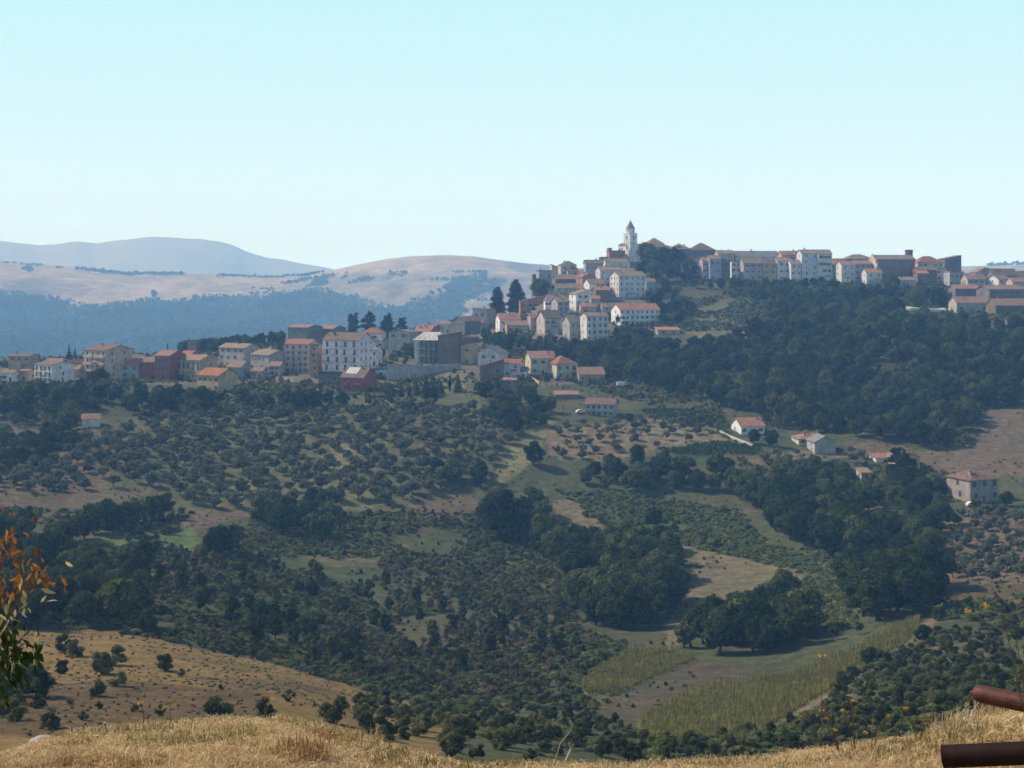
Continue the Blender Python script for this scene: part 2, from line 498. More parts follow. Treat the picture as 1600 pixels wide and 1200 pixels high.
# crest line corrections of the skyline
sk_u = np.array([-400,0,60,100,200,300,400,440,480,520,560,600,640,700,740,780,820,850,900,1000,1200,1400,1500,1600,2000], float)
sk_v = np.array([405,409,413,417,424,428,431,432,430,422,413,405,400,398,400,406,411,413,418,422,424,424,416,414,412], float)
cur = V0 - HZ / HDg * F
k = (HD > 2500 * KF) & (HD < 2900 * KF)
low = cur[k].min(axis=0)
dv = np.interp(HU, sk_u, sk_v) - low
wgt = np.exp(-((HDg / KF - 2730) / 420.0) ** 2)
HZ = HZ - dv[None, :] * wgt / F * HDg
rid = fbm(HX / 230, HDg / 400, 5) * KF * 1.5
HZ = HZ + rid * 14 * (1 - np.exp(-((HDg / KF - 2760) / 140.0) ** 2)) - np.abs(fbm(HX / 440 + 40, HDg / 1200, 3)) * 44 * smooth01((2620 - HDg / KF) / 500)
HV = V0 - HZ / HDg * F
FT = (0.32, 0.255, 0.18); FP = (0.20, 0.155, 0.14); FW = (0.035, 0.055, 0.032)
hu, hd, hz, hx, hv = [a.ravel() for a in (HUg, HDg, HZ, HX, HV)]
hx0 = hx; hd0 = hd; hx = hx / KF; hd = hd / KF
hc = np.tile(np.array(FT), (len(hu), 1)) * (1 + 0.35 * fbm(hx / 200, hd / 120, 5))[:, None]
q_ = smooth01(fbm(hx / 120 + 4, hd / 260, 5) * 3.0 + .1)[:, None] * smooth01((hu - 440) / 60)[:, None] * smooth01((hv - 422) / 12)[:, None]
hc = hc * (1 - q_ * .6) + np.array((0.13, 0.12, 0.09)) * q_ * .6
q_ = smooth01(fbm(hx / 90 + 14, hd / 60, 4) * 4.0 - .8)[:, None]
hc = hc * (1 - q_ * .45) + np.array((0.17, 0.13, 0.12)) * q_ * .45
HPOLY = [
([(0,440),(60,436),(130,440),(148,452),(130,462),(90,470),(40,470),(0,462)], FP, .8),
([(0,450),(40,442),(80,455),(60,475),(0,480)], FW, .45),
([(440,455),(500,440),(560,428),(640,424),(720,426),(790,440),(760,452),(700,455),(640,470),(560,480),(470,482)], (0.20,0.17,0.13), .7),
([(640,470),(700,455),(740,440),(780,436),(800,440),(760,460),(700,478),(660,500),(620,500)], FW, .75),
([(790,408),(860,412),(860,425),(810,425),(795,418)], (0.15,0.13,0.12), .8),
([(590,500),(650,498),(690,505),(660,520),(590,530)], FW, .8),
]
hju = fbm(hx / 60, hd / 60, 4) * 16; hjv = fbm(hx / 60 + 9, hd / 60, 4) * 7
for poly, c, bl in HPOLY:
    m = in_poly(hu + hju, hv + hjv, poly)
    hc[m] = hc[m] * (1 - bl) + np.array(c) * bl
wood_u = [-400,0,40,90,130,150,200,240,270,330,400,440,480,520,560,600,640,680,720,760,900,1600,2000]
wood_v = [455,458,462,466,478,482,478,470,476,466,462,458,456,462,470,480,492,500,515,530,545,545,545]
def is_wood(u, v, ju, jv):
    return (v + jv) > np.interp(u + ju, wood_u, wood_v)
keepout = in_poly(hu + hju, hv, [(690,515),(760,470),(830,440),(900,430),(900,560),(720,540)])
bnd = np.interp(hu + hju, wood_u, wood_v)
wv = smooth01((hv + hjv - bnd) / 9 + .5)
wv = np.maximum(wv, smooth01((fbm(hx / 40 + 3, hd / 90, 4) - .12) * 5) * .6 * ((hu > 440) & (hu < 760) & (hv > 425)))
wv = (wv * ~keepout)[:, None]
fwl = smooth01(fbm(hx / 70, hd / 110, 4) * 2.2 + .3)[:, None]
hc = hc * (1 - wv) + (np.array(FW) * (1 - fwl) + np.array((0.085, 0.10, 0.055)) * fwl) * wv
gme = mesh_np("hills", np.stack([hx0, hd0, hz], 1), grid_faces(*HUg.shape), [M_far], smooth=True, col=hc)
tag(link("hills", gme), kind="structure")

# mountain on the horizon
mu = np.array([-900,-400,0,60,90,120,150,200,225,245,290,320,345,365,385,400,420,445,470,510,540,600,800,1600,2400], float)
mv = np.array([395,372,375,382,380,376,379,373,370,369,371,373,377,382,392,397,402,405,411,417,424,440,470,480,480], float)
MK = 1.75
MD = np.linspace(3500, 5200, 70) * MK; MU = np.concatenate([np.arange(-900, 900, 4.0), np.linspace(920, 2400, 40)])
MUg, MDg = np.meshgrid(MU, MD)
mcrest = -(np.interp(MU, mu, mv) - V0) / F * 4500 * MK
w = np.interp(MD / MK, [3500, 4200, 4500, 5200], [0, .75, 1, .6])[:, None]
MZ = mcrest[None, :] * w + np.interp(MD / MK, [3500, 4200, 4500, 4560, 5200], [-200, -45, 0, -8, -200])[:, None] * MK
MX = (MUg - U0) / F * MDg
MZ = MZ + fbm(MX / 420, MDg / 600, 4) * 36 * (1 - np.exp(-((MDg / MK - 4500) / 120.0) ** 2)) + fbm(MX / 60, MDg / 60, 3) * 4
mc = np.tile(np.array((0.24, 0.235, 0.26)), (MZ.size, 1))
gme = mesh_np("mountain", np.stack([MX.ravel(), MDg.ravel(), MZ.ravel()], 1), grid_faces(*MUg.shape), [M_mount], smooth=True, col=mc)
tag(link("mountain", gme), kind="structure")

# the hazy air
HAZE = 0.00024
hb = MB().box(-9000, 9000, -60, 9400, -800, 222)
mh = bpy.data.materials.new("haze"); mh.use_nodes = True
hn = mh.node_tree
for n in list(hn.nodes):
    if n.type != 'OUTPUT_MATERIAL': hn.nodes.remove(n)
pv = hn.nodes.new('ShaderNodeVolumePrincipled')
pv.inputs["Color"].default_value = (0.26, 0.54, 1.0, 1)
pv.inputs["Absorption Color"].default_value = (1, 1, 1, 1)
pv.inputs["Density"].default_value = HAZE
pv.inputs["Anisotropy"].default_value = 0.0
hn.links.new(pv.outputs[0], [n for n in hn.nodes if n.type == 'OUTPUT_MATERIAL'][0].inputs["Volume"])
tag(hb.build("haze", mh), "thin pale blue haze filling the valley air", None, kind="stuff")
# ------------------------------------------------------------------ foliage
def leaf_mat(name, cols, transl=0.28, spread=0.45):
    """cols: darker, mid and lighter leaf colour; varies between trees and in clumps inside a crown"""
    m = bpy.data.materials.new(name); m.use_nodes = True
    nt = m.node_tree
    for n in list(nt.nodes):
        if n.type != 'OUTPUT_MATERIAL': nt.nodes.remove(n)
    out = [n for n in nt.nodes][0]
    oi = nt.nodes.new('ShaderNodeObjectInfo')
    geo_n = nt.nodes.new('ShaderNodeNewGeometry')
    r1 = ramp(nt, oi.outputs['Random'], [(0.0, cols[0]), (0.5, cols[1]), (1.0, cols[2])])
    no = noise_node(nt, 0.9, 3, 0.6)
    r2 = ramp(nt, no.outputs[0], [(0.34, 0.45), (0.66, 1.6)])
    r3 = ramp(nt, geo_n.outputs['Random Per Island'], [(0.0, 1 - spread), (1.0, 1 + spread)])
    c = mixc(nt, r1.outputs[0], r2.outputs[0]); c = mixc(nt, c, r3.outputs[0])
    d = nt.nodes.new('ShaderNodeBsdfDiffuse'); t = nt.nodes.new('ShaderNodeBsdfTranslucent')
    g = nt.nodes.new('ShaderNodeMixShader'); g.inputs[0].default_value = transl
    nt.links.new(c, d.inputs[0]); nt.links.new(c, t.inputs[0])
    nt.links.new(d.outputs[0], g.inputs[1]); nt.links.new(t.outputs[0], g.inputs[2])
    nt.links.new(g.outputs[0], out.inputs['Surface'])
    return m
M_broad = leaf_mat("broad_leaves", [(0.022, 0.038, 0.014), (0.044, 0.066, 0.022), (0.11, 0.13, 0.040)])
M_olive = leaf_mat("olive_leaves", [(0.095, 0.112, 0.074), (0.13, 0.147, 0.095), (0.17, 0.18, 0.11)], 0.35)
M_shrub = leaf_mat("shrub_leaves", [(0.045, 0.058, 0.023), (0.100, 0.118, 0.046), (0.19, 0.185, 0.075)], 0.36)
M_green = leaf_mat("bramble_leaves", [(0.100, 0.132, 0.046), (0.150, 0.182, 0.066), (0.20, 0.22, 0.085)], 0.42)
M_pine = leaf_mat("needle_leaves", [(0.016, 0.028, 0.016), (0.022, 0.036, 0.020), (0.030, 0.044, 0.022)], 0.1)
M_farw = leaf_mat("far_wood_leaves", [(0.018, 0.030, 0.016), (0.036, 0.052, 0.024), (0.085, 0.10, 0.050)], 0.1)
M_dryb = leaf_mat("dry_brush", [(0.10, 0.075, 0.05), (0.14, 0.10, 0.07), (0.17, 0.13, 0.09)], 0.2)
M_corn = leaf_mat("maize_leaves", [(0.12, 0.14, 0.045), (0.18, 0.18, 0.06), (0.28, 0.235, 0.09)], 0.30)
M_vine = leaf_mat("vine_leaves", [(0.040, 0.075, 0.024), (0.055, 0.095, 0.030), (0.070, 0.11, 0.034)], 0.3)
M_bark, nt_, b_ = new_mat("bark")
c_ = ramp(nt_, noise_node(nt_, 6, 5).outputs[0], [(0.3, (0.05, 0.038, 0.028)), (0.7, (0.13, 0.105, 0.08))])
nt_.links.new(c_.outputs[0], b_.inputs["Base Color"])

def rand_dirs(r, n):
    d = r.normal(size=(n, 3)); return d / np.linalg.norm(d, axis=1, keepdims=True)
def quads(r, P, Nrm, size, jit=0.55):
    """leaf sprays: little kite shaped faces at P, roughly facing Nrm"""
    n = len(P)
    nn = Nrm + rand_dirs(r, n) * jit; nn /= np.linalg.norm(nn, axis=1, keepdims=True)
    t = np.cross(nn, rand_dirs(r, n)); t /= np.linalg.norm(t, axis=1, keepdims=True)
    b = np.cross(nn, t)
    s = (size * (0.6 + 0.8 * r.random(n)))[:, None]
    v = np.stack([P - t * s, P - b * s * 0.62 + t * s * .1, P + t * s, P + b * s * 0.62 + t * s * .1], 1).reshape(-1, 3)
    f = np.arange(4 * n).reshape(n, 4)
    return v, f
_ico = None
def ico_v():
    global _ico
    if _ico is None:
        import bmesh
        bm = bmesh.new(); bmesh.ops.create_icosphere(bm, subdivisions=2, radius=1)
        _ico = (np.array([v.co[:] for v in bm.verts]), np.array([[v.index for v in f.verts] for f in bm.faces])); bm.free()
    return _ico
def crown_mesh(name, seed, mat, lobes, n_leaf, size, core=0.72, up=0.18, sparse=0.0):
    """lobes: list of (centre, radii). Leaves in a shell round each lobe, with a dark lumpy core inside."""
    r = np.random.default_rng(seed)
    L = np.array([list(c) + list(q) for c, q in lobes], float)
    area = (L[:, 3] * L[:, 4]) ** 1.0; pr = area / area.sum()
    k = r.choice(len(L), n_leaf, p=pr)
    d = rand_dirs(r, n_leaf); d[:, 2] = np.where(d[:, 2] < -0.35, -d[:, 2], d[:, 2])
    rad = 0.74 + 0.34 * r.random(n_leaf) ** 0.8
    # uneven clumps
    cl = fbm(d[:, 0] * 3 + k * 7.1, d[:, 1] * 3 + d[:, 2] * 4 + k * 3.3, 2)
    rad = rad + cl * 0.28
    keep = r.random(n_leaf) > np.clip(sparse - cl * 1.3, 0, 0.85)
    P = L[k, :3] + d * rad[:, None] * L[k, 3:6]
    nrm = d * (1 - up) + np.array([0, 0, up])
    P = P[keep]; nrm = nrm[keep]
    P[:, 2] = np.maximum(P[:, 2], 0.02)
    v, f = quads(r, P, nrm, size)
    if core > 0:
        iv, itf = ico_v()
        vs = [v]; off = len(v); fs = [f]
        for c in L:
            s = core * (1 + 0.22 * (r.random(len(iv)) - 0.5))[:, None]
            w = c[:3] + iv * s * c[3:6]; w[:, 2] = np.maximum(w[:, 2], 0.0)
            vs.append(w); fs.append(np.concatenate([itf, itf[:, 2:3]], 1) + off); off += len(iv)
        # degenerate quads are not wanted: keep triangles as separate mesh data below
        tri = np.concatenate([x[:, :3] for x in fs[1:]]); vv = np.concatenate(vs)
        q = fs[0]; t1 = q[:, [0, 1, 2]]; t2 = q[:, [0, 2, 3]]
        F3 = np.concatenate([t1, t2, tri])
        return mesh_np(name, vv, F3, [mat])
    return mesh_np(name, v, f, [mat])

def lobes_round(r, h0, h1, R, n, flat=1.0, rr=(0.34, 0.55)):
    """lobes spread through a rounded crown between heights h0 and h1"""
    out = []
    hc = (h0 + h1) / 2; hh = (h1 - h0) / 2
    for i in range(n):
        d = rand_dirs(r, 1)[0]; q = R * (rr[0] + (rr[1] - rr[0]) * r.random())
        s = 0.35 + 0.65 * r.random() ** 0.35
        c = (d[0] * (R - q) * s, d[1] * (R - q) * s, hc + d[2] * max(hh - q * flat, 0.05) * s)
        s = 1.0
        out.append((c, (q, q, q * flat * (0.8 + 0.4 * r.random()))))
    return out
def trunk_mesh(name, seed, h, rad, spread, limbs=5, lean=0.15, fork=0.3):
    r = random.Random(seed); mb = MB()
    p0 = Vector((0, 0, -0.6)); top = Vector((r.uniform(-lean, lean) * h, r.uniform(-lean, lean) * h, h * fork))
    mb.tube([p0, p0.lerp(top, .5) + Vector((0, 0, .02)), top], [rad * 1.35, rad, rad * .8], 7)
    for i in range(limbs):
        a = 2 * math.pi * (i + r.random() * .6) / limbs
        e = top + Vector((math.cos(a) * spread * r.uniform(.5, 1), math.sin(a) * spread * r.uniform(.5, 1), (h - h * fork) * r.uniform(.5, .95)))
        m = top.lerp(e, .5) + Vector((0, 0, -.06 * h))
        mb.tube([top - Vector((0, 0, .1)), m, e], [rad * .62, rad * .42, rad * .14], 5, cap=False)
    return mb.mesh(name, M_bark, True)

PROTO = {}
def protos(kind, items):
    PROTO[kind] = items       # list of (crown mesh, trunk mesh or None)
for i in range(5):
    r = np.random.default_rng(100 + i)
    R = 4.3 + .5 * r.random()
    lob = lobes_round(r, 0.0, 9.6, R, 20 + i, 1.0, (0.20, 0.40))
    PROTO.setdefault('broad', []).append((crown_mesh("broad_crown", 200 + i, M_broad, lob, 3400, 0.30, .70), trunk_mesh("broad_trunk", i, 8, .30, 2.4, 5)))
for i in range(4):      # loose ash / poplar like crown, upright
    r = np.random.default_rng(130 + i)
    lob = lobes_round(r, 0.6, 10.0, 2.9, 15, 1.25, (0.24, 0.42))
    PROTO.setdefault('upright', []).append((crown_mesh("upright_crown", 230 + i, M_broad, lob, 2800, 0.27, .62, sparse=.15), trunk_mesh("upright_trunk", 20 + i, 9, .20, 1.3, 5, .05)))
for i in range(5):
    r = np.random.default_rng(160 + i)
    lob = lobes_round(r, 0.35, 4.4, 2.75, 15, .85, (0.22, 0.38))
    PROTO.setdefault('olive', []).append((crown_mesh("olive_crown", 260 + i, M_olive, lob, 2400, 0.17, .60, sparse=.12), trunk_mesh("olive_trunk", 40 + i, 3.6, .20, 1.5, 5, .12)))
for i in range(5):
    r = np.random.default_rng(190 + i)
    lob = lobes_round(r, -0.3, 2.2, 1.35, 10, .85, (0.26, 0.45))
    PROTO.setdefault('shrub', []).append((crown_mesh("shrub_crown", 290 + i, M_shrub, lob, 1500, 0.10, .72), None))
for i in range(3):
    r = np.random.default_rng(220 + i)
    lob = lobes_round(r, -0.4, 1.3, 1.7, 8, .5, (0.30, 0.5))
    PROTO.setdefault('bramble', []).append((crown_mesh("bramble_crown", 320 + i, M_green, lob, 1100, 0.12, .75), None))
for i in range(3):      # wispy dry brush
    r = np.random.default_rng(240 + i)
    lob = lobes_round(r, 0.0, 1.5, 1.1, 6, .9, (0.36, 0.55))
    PROTO.setdefault('dry', []).append((crown_mesh("dry_brush_crown", 340 + i, M_dryb, lob, 700, 0.10, .45, sparse=.3), None))
for i in range(2):      # cypress
    r = np.random.default_rng(250 + i)
    lob = [((r.normal() * .08, r.normal() * .08, z), (q, q, 1.5)) for z, q in ((1.2, .75), (2.6, .95), (4.2, .92), (5.8, .75), (7.2, .52), (8.5, .3))]
    PROTO.setdefault('cypress', []).append((crown_mesh("cypress_crown", 350 + i, M_pine, lob, 1500, 0.17, .8), trunk_mesh("cypress_trunk", 60, 3, .14, .2, 3, .01)))
for i in range(3):      # conical fir with whorls of drooping branches
    r = np.random.default_rng(260 + i); lob = []
    for z in np.linspace(0.9, 7.6, 9):
        w = (8.4 - z) * 0.30
        for a in range(5):
            t = a * 1.2566 + z * 2.1 + r.random() * .5
            lob.append(((math.cos(t) * w * .58, math.sin(t) * w * .58, z - w * .12), (w * .55, w * .55, .42)))
    lob.append(((0, 0, 8.1), (.22, .22, .7)))
    PROTO.setdefault('fir', []).append((crown_mesh("fir_crown", 360 + i, M_pine, lob, 2300, 0.20, .6), trunk_mesh("fir_trunk", 70, 8, .17, .3, 3, .01, .8)))
for i in range(3):      # tall pine / cedar with ragged tiers
    r = np.random.default_rng(270 + i); lob = []
    for z in np.linspace(0.8, 13.2, 10):
        for a in range(5):
            w = 5.4 * (1 - ((z - 4) / 12.5) ** 2 * .75) * (.45 + .65 * r.random())
            t = a * 1.26 + r.random() * 1.2
            lob.append(((math.cos(t) * w * .6, math.sin(t) * w * .6, z + 2.0 * r.random() + w * .12), (w * .48, w * .48, .95 + .7 * r.random())))
    lob.append(((.3, 0, 14.6), (.6, .6, 1.2)))
    PROTO.setdefault('pine', []).append((crown_mesh("pine_crown", 370 + i, M_pine, lob, 6500, 0.30, .62), trunk_mesh("pine_trunk", 80 + i, 14, .32, 1.2, 5, .02, .85)))
for i in range(2):      # dense columnar pine
    r = np.random.default_rng(280 + i); lob = []
    for z in np.linspace(2.4, 19, 11):
        w = 4.1 * (1 - max(0, (z - 8) / 12.5) ** 1.5 * .75) * (.85 + .25 * r.random())
        for a in range(3):
            t = a * 2.09 + r.random() * 1.3
            lob.append(((math.cos(t) * w * .45, math.sin(t) * w * .45, z + r.random()), (w * .55, w * .55, 1.7)))
    PROTO.setdefault('column', []).append((crown_mesh("column_crown", 380 + i, M_pine, lob, 5200, 0.34, .7), trunk_mesh("column_trunk", 90 + i, 14, .36, 1.0, 4, .02, .85)))

NAMES = {'broad': ('broadleaf_tree', 'tree'), 'upright': ('ash_tree', 'tree'), 'olive': ('olive_tree', 'olive tree'), 'shrub': ('shrub', 'shrub'),
         'cypress': ('cypress_tree', 'cypress'), 'fir': ('fir_tree', 'fir tree'), 'pine': ('cedar_tree', 'conifer'), 'column': ('pine_tree', 'pine tree'), 'bramble': ('bramble_bush', 'bush'), 'dry': ('dry_bush', 'dry bush')}
LOOK = {'broad': 'broadleaf tree', 'upright': 'slim tree', 'olive': 'olive tree', 'shrub': 'dark shrub', 'cypress': 'narrow dark cypress',
        'fir': 'pointed dark fir', 'pine': 'ragged dark cedar', 'column': 'tall dense pine', 'bramble': 'low green bramble bush', 'dry': 'dry brown bush'}
MARKS = [  # landmarks one can find in the photo
 (138,657,'the small white hut'),(335,600,'the yellow gabled house'),(255,575,'the red apartment house'),(75,590,'the white house with two rows of windows'),(160,560,'the long cream apartment house'),
 (540,555,'the five storey white apartment block'),(470,560,'the block with red roof and balconies'),(558,600,'the red house by the road'),(660,585,'the grey retaining wall'),(675,548,'the unfinished concrete building'),
 (730,550,'the yellow walled house'),(768,580,'the brown timbered house'),(880,572,'the villa with the hipped roof'),(922,584,'the low pink roofed house'),(940,638,'the grey two storey block in the grove'),
 (1172,662,'the orange roofed villa'),(1278,692,'the grey gabled farmhouse'),(1405,715,'the yellow walled farmhouse'),(1530,762,'the house with arched windows'),(985,400,'the church tower'),
 (995,495,'the long white house with orange roof'),(930,515,'the pale tall block with balconies'),(985,445,'the large grey house under the church'),(1270,425,'the tall pale house on the ridge'),(1395,420,'the chapel with the round tower'),
 (1510,465,'the dark row houses on the right slope'),(1140,420,'the old houses on the cliff edge'),(800,470,'the pair of tall pines'),(1570,1100,'the rusty iron pipe'),(300,1040,'the golden grass hill'),(980,1050,'the small upper maize plot'),
 (1180,1110,'the large maize field'),(1430,985,'the narrow end of the maize field'),(235,845,'the small green meadow'),(1160,905,'the dry clearing'),(1560,680,'the big bare brown field'),(1540,850,'the bare terraces'),
 (1110,700,'the round vineyard'),(820,700,'the grassy track'),(550,700,'the open patch in the olive grove'),(1130,500,'the terraced garden'),(500,850,'the green scrub slope'),(640,980,'the bare patch in the scrub'),
 (1000,900,'the big round wood'),(1180,980,'the dark wood above the maize'),(1400,930,'the dark wood by the track'),(1250,800,'the tall gully trees'),(180,800,'the long dark hedge'),(700,600,'the row of firs'),(400,880,'the round lower trees'),(300,930,'the scrub behind the knoll'),(850,1130,'the dead twig'),(650,1120,'the golden hill end'),(1400,1080,'the dark shrub bank'),(1540,1020,'the bushes under the track'),(700,900,'the dry strip in the scrub'),(480,700,'the middle of the grove'),(330,700,'the left part of the grove'),(640,740,'the lower grove'),(250,720,'the pink soil by the grove'),(1300,600,'the middle of the hillside wood'),(1450,560,'the right part of the hillside wood'),(1150,580,'the left part of the hillside wood')]
def where(u, v, used):
    best = sorted(MARKS, key=lambda m: (m[0] - u) ** 2 + ((m[1] - v) * 1.5) ** 2)[0]
    du, dv = u - best[0], v - best[1]
    dist = math.hypot(du, dv)
    far = 'just ' if dist < 22 else ('close ' if dist < 45 else ('' if dist < 75 else ('well ' if dist < 110 else 'far ')))
    if abs(du) > 2.2 * abs(dv): rel = far + ('right of' if du > 0 else 'left of')
    elif abs(dv) > 2.2 * abs(du): rel = far + ('below' if dv > 0 else 'above')
    else: rel = far + ('below' if dv > 0 else 'above') + ' and ' + ('right of' if du > 0 else 'left of')
    return rel + ' ' + best[2]
AUTO = []
def plant(kind, x, y, s, group, rz=None, sz=None, label=None, var=None, trunk=True):
    z = float(terrain_z(x, y)); u, v = to_uv(x, y, z)
    items = PROTO[kind]; k = rnd.randrange(len(items)) if var is None else var % len(items)
    cm, tm = items[k]; name, cat = NAMES[kind]
    hgt = s * (sz if sz else 1)
    big = y < 560 or kind in ('pine', 'column', 'fir', 'cypress')
    if tm is not None and trunk and big:
        o = link(name, None, None, (x, y, z))
        link('crown', cm, o); link('trunk', tm, o)
    else:
        o = link(name, cm, None, (x, y, z))
    o.rotation_euler = (0, 0, rnd.uniform(0, 6.283) if rz is None else rz)
    o.scale = (s, s, hgt)
    o.location.z -= 0.05 * s
    if kind == 'column': o.scale = (s * 1.55, s * 1.55, s)
    if label is None:
        size = 'large' if s > 1.18 else ('small' if s < .82 else 'medium')
        label = f"{size} {LOOK[kind]} {where(u, v, None)}"
        AUTO.append((o, u, v))
    tag(o, label, cat, group)
    return o

# ---------------- where things grow: (photo outline of the ground they stand on, kind, spacing m, size range, group)
ZONES = [
 ([(165,690),(250,660),(330,650),(500,648),(640,640),(830,640),(850,650),(800,690),(760,745),(700,770),(620,795),(570,800),(560,785),(440,790),(330,800),(240,770),(170,760)], 'olive', 7.6, (.8,1.3), 'olive trees of the big grove'),
 ([(0,672),(120,665),(160,700),(165,770),(60,775),(0,740)], 'olive', 7.6, (.75,1.2), 'olive trees by the white hut'),
 ([(865,668),(1000,655),(1080,655),(1140,675),(1010,705),(930,722),(870,720)], 'olive', 8.2, (.65,.95), 'olive trees round the grey block'),
 ([(1465,870),(1490,800),(1600,780),(1600,905),(1485,912)], 'olive', 6.6, (.65,.9), 'olive trees on the bare terraces'),
 ([(1180,715),(1320,705),(1400,735),(1330,760),(1200,735)], 'olive', 8.5, (.7,1.1), 'olive trees under the farmhouses'),
 # woods
 ([(850,560),(900,540),(1000,520),(1060,545),(1120,545),(1210,505),(1330,490),(1480,486),(1600,500),(1600,590),(1530,640),(1520,690),(1440,702),(1300,690),(1200,652),(1130,637),(1000,606),(940,590)], 'broad', 8.6, (.72,1.1), 'trees of the hillside wood'),
 ([(1005,470),(1030,425),(1150,438),(1250,442),(1330,446),(1420,448),(1490,478),(1490,500),(1210,505),(1190,470),(1100,466),(1070,510),(1035,505)], 'broad', 8.8, (.6,1.0), 'trees under the old town'),
 ([(835,850),(900,862),(1000,880),(1058,905),(1062,955),(1015,992),(905,985),(893,900),(845,870)], 'broad', 8.2, (1.05,1.45), 'trees of the big round wood'),
 ([(1085,1002),(1120,980),(1190,950),(1250,940),(1262,1005),(1200,1030),(1110,1022)], 'broad', 7.2, (.85,1.15), 'trees of the wood above the maize'),
 ([(1155,775),(1240,755),(1340,765),(1352,830),(1345,878),(1290,872),(1215,850),(1195,800),(1155,800)], 'broad', 8.2, (1.0,1.4), 'trees of the gully'),
 ([(1325,930),(1400,915),(1462,915),(1478,935),(1440,968),(1345,978)], 'broad', 7.4, (.95,1.3), 'trees of the wood by the track'),
 ([(1360,830),(1470,815),(1470,880),(1370,885)], 'broad', 8.5, (.7,1.0), 'trees between the woods'),
 ([(1340,770),(1440,750),(1490,790),(1420,810),(1350,800)], 'broad', 9, (.8,1.1), 'trees by the farmhouse with the yellow wall'),
 ([(875,752),(1000,722),(1150,742),(1190,790),(1120,775),(1040,770),(960,772)], 'broad', 7.6, (.55,.95), 'dark trees below the vineyard'),
 ([(60,858),(120,835),(262,800),(266,812),(140,842),(60,878)], 'broad', 6.2, (.75,1.0), 'trees of the long dark hedge'),
 ([(0,800),(40,830),(60,860),(0,870)], 'broad', 8, (.7,1.0), 'trees at the end of the hedge'),
 ([(0,870),(60,880),(120,880),(200,960),(200,985),(60,985),(0,985)], 'broad', 8.2, (.7,1.05), 'trees behind the golden hill'),
 ([(0,612),(100,606),(230,608),(300,620),(420,625),(500,624),(600,634),(735,634),(745,612),(840,612),(850,640),(700,634),(520,640),(330,648),(250,650),(170,650),(120,665),(0,668)], 'broad', 8.8, (.55,.95), 'trees below the village'),
 ([(0,700),(60,690),(130,660),(165,668),(60,735),(0,745)], 'broad', 7, (.6,.85), 'dark hedge trees left of the hut'),
 ([(770,640),(850,640),(850,665),(800,690),(770,680)], 'broad', 8.2, (.6,.9), 'trees by the grassy track'),
 ([(740,505),(900,545),(960,520),(940,560),(860,560),(760,545)], 'broad', 8.5, (.6,.9), 'trees between the house rows'),
 ([(230,535),(450,520),(450,535),(330,552),(240,552)], 'broad', 9, (.55,.85), 'trees behind the left houses'),
 ([(590,545),(650,545),(650,565),(600,565)], 'broad', 8, (.6,.8), 'trees behind the retaining wall'),
 ([(310,875),(380,875),(380,862),(315,862)], 'broad', 7, (.95,1.15), 'round trees by the green meadow'),
 ([(395,835),(520,845),(520,800),(400,805)], 'broad', 9, (.7,1.05), 'trees below the olive grove'),
 ([(660,770),(760,770),(770,740),(680,742)], 'broad', 8.5, (.55,.8), 'trees at the foot of the grove'),
 ([(770,850),(850,850),(850,800),(780,790)], 'broad', 8.0, (.8,1.2), 'tall trees of the central hedge'),
 ([(840,860),(1050,850),(1060,890),(950,870),(870,880)], 'broad', 9, (.7,1.0), 'trees of the big round wood'),
 ([(150,880),(230,880),(230,985),(150,960)], 'broad', 9.5, (.5,.8), 'trees behind the golden hill'),
 ([(390,960),(600,1040),(560,1060),(380,1010)], 'upright', 9, (.5,.75), 'slim trees at the foot of the scrub'),
 ([(230,880),(520,880),(700,960),(880,960),(890,1040),(700,1060),(560,1040),(400,1000),(240,960)], 'upright', 15, (.4,.7), 'slim trees in the scrub'),
 # shrubs
 ([(700,1140),(820,1100),(900,1110),(990,1140),(1000,1180),(700,1200)], 'shrub', 5.0, (.5,1.0), 'shrubs behind the grassy mound'),
 ([(560,1085),(700,1110),(730,1165),(600,1165),(560,1130)], 'shrub', 5.0, (.5,1.0), 'shrubs at the end of the golden hill'),
 ([(1300,1070),(1400,1030),(1600,1000),(1600,1090),(1530,1140),(1300,1150)], 'shrub', 6.2, (.7,1.5), 'shrubs left of the iron pipe'),
 ([(1440,985),(1600,940),(1600,1000),(1450,1030)], 'shrub', 6, (.7,1.3), 'shrubs under the track'),
 ([(0,1060),(60,1050),(60,1130),(0,1150)], 'shrub', 4, (.6,1.1), 'shrubs at the left end of the golden hill'),
 ([(870,790),(960,835),(1000,850),(1000,830),(1150,870),(1100,820),(960,800)], 'shrub', 9, (.9,1.5), 'shrubs of the bramble slope'),
]
def zone_points(poly, sp, seed):
    poly = [(-420 if u <= 0 else (2000 if u >= 1600 else u), v) for u, v in poly]
    r = np.random.default_rng(seed)
    us = np.array([p[0] for p in poly]); vs = np.array([p[1] for p in poly])
    pts = [hit(u, v) for u, v in poly]
    ys = [p.y for p in pts]; xs = [p.x for p in pts]
    x0, x1, y0, y1 = min(xs) - 5, max(xs) + 5, max(105, min(ys) - 12), max(ys) + 12
    gx, gy = np.meshgrid(np.arange(x0, x1, sp), np.arange(y0, y1, sp * .87))
    gx = gx + (np.arange(gx.shape[0]) % 2)[:, None] * sp * .5
    gx = (gx + (r.random(gx.shape) - .5) * sp * .55).ravel(); gy = (gy + (r.random(gy.shape) - .5) * sp * .55).ravel()
    z = terrain_z(gx, gy); u, v = to_uv(gx, gy, z)
    m = in_poly(u, v, poly)
    # only ground that faces the viewer, not the back of a rise
    return gx[m], gy[m], u[m], v[m]
FACES = []         # what each house shows: columns, rows and distance
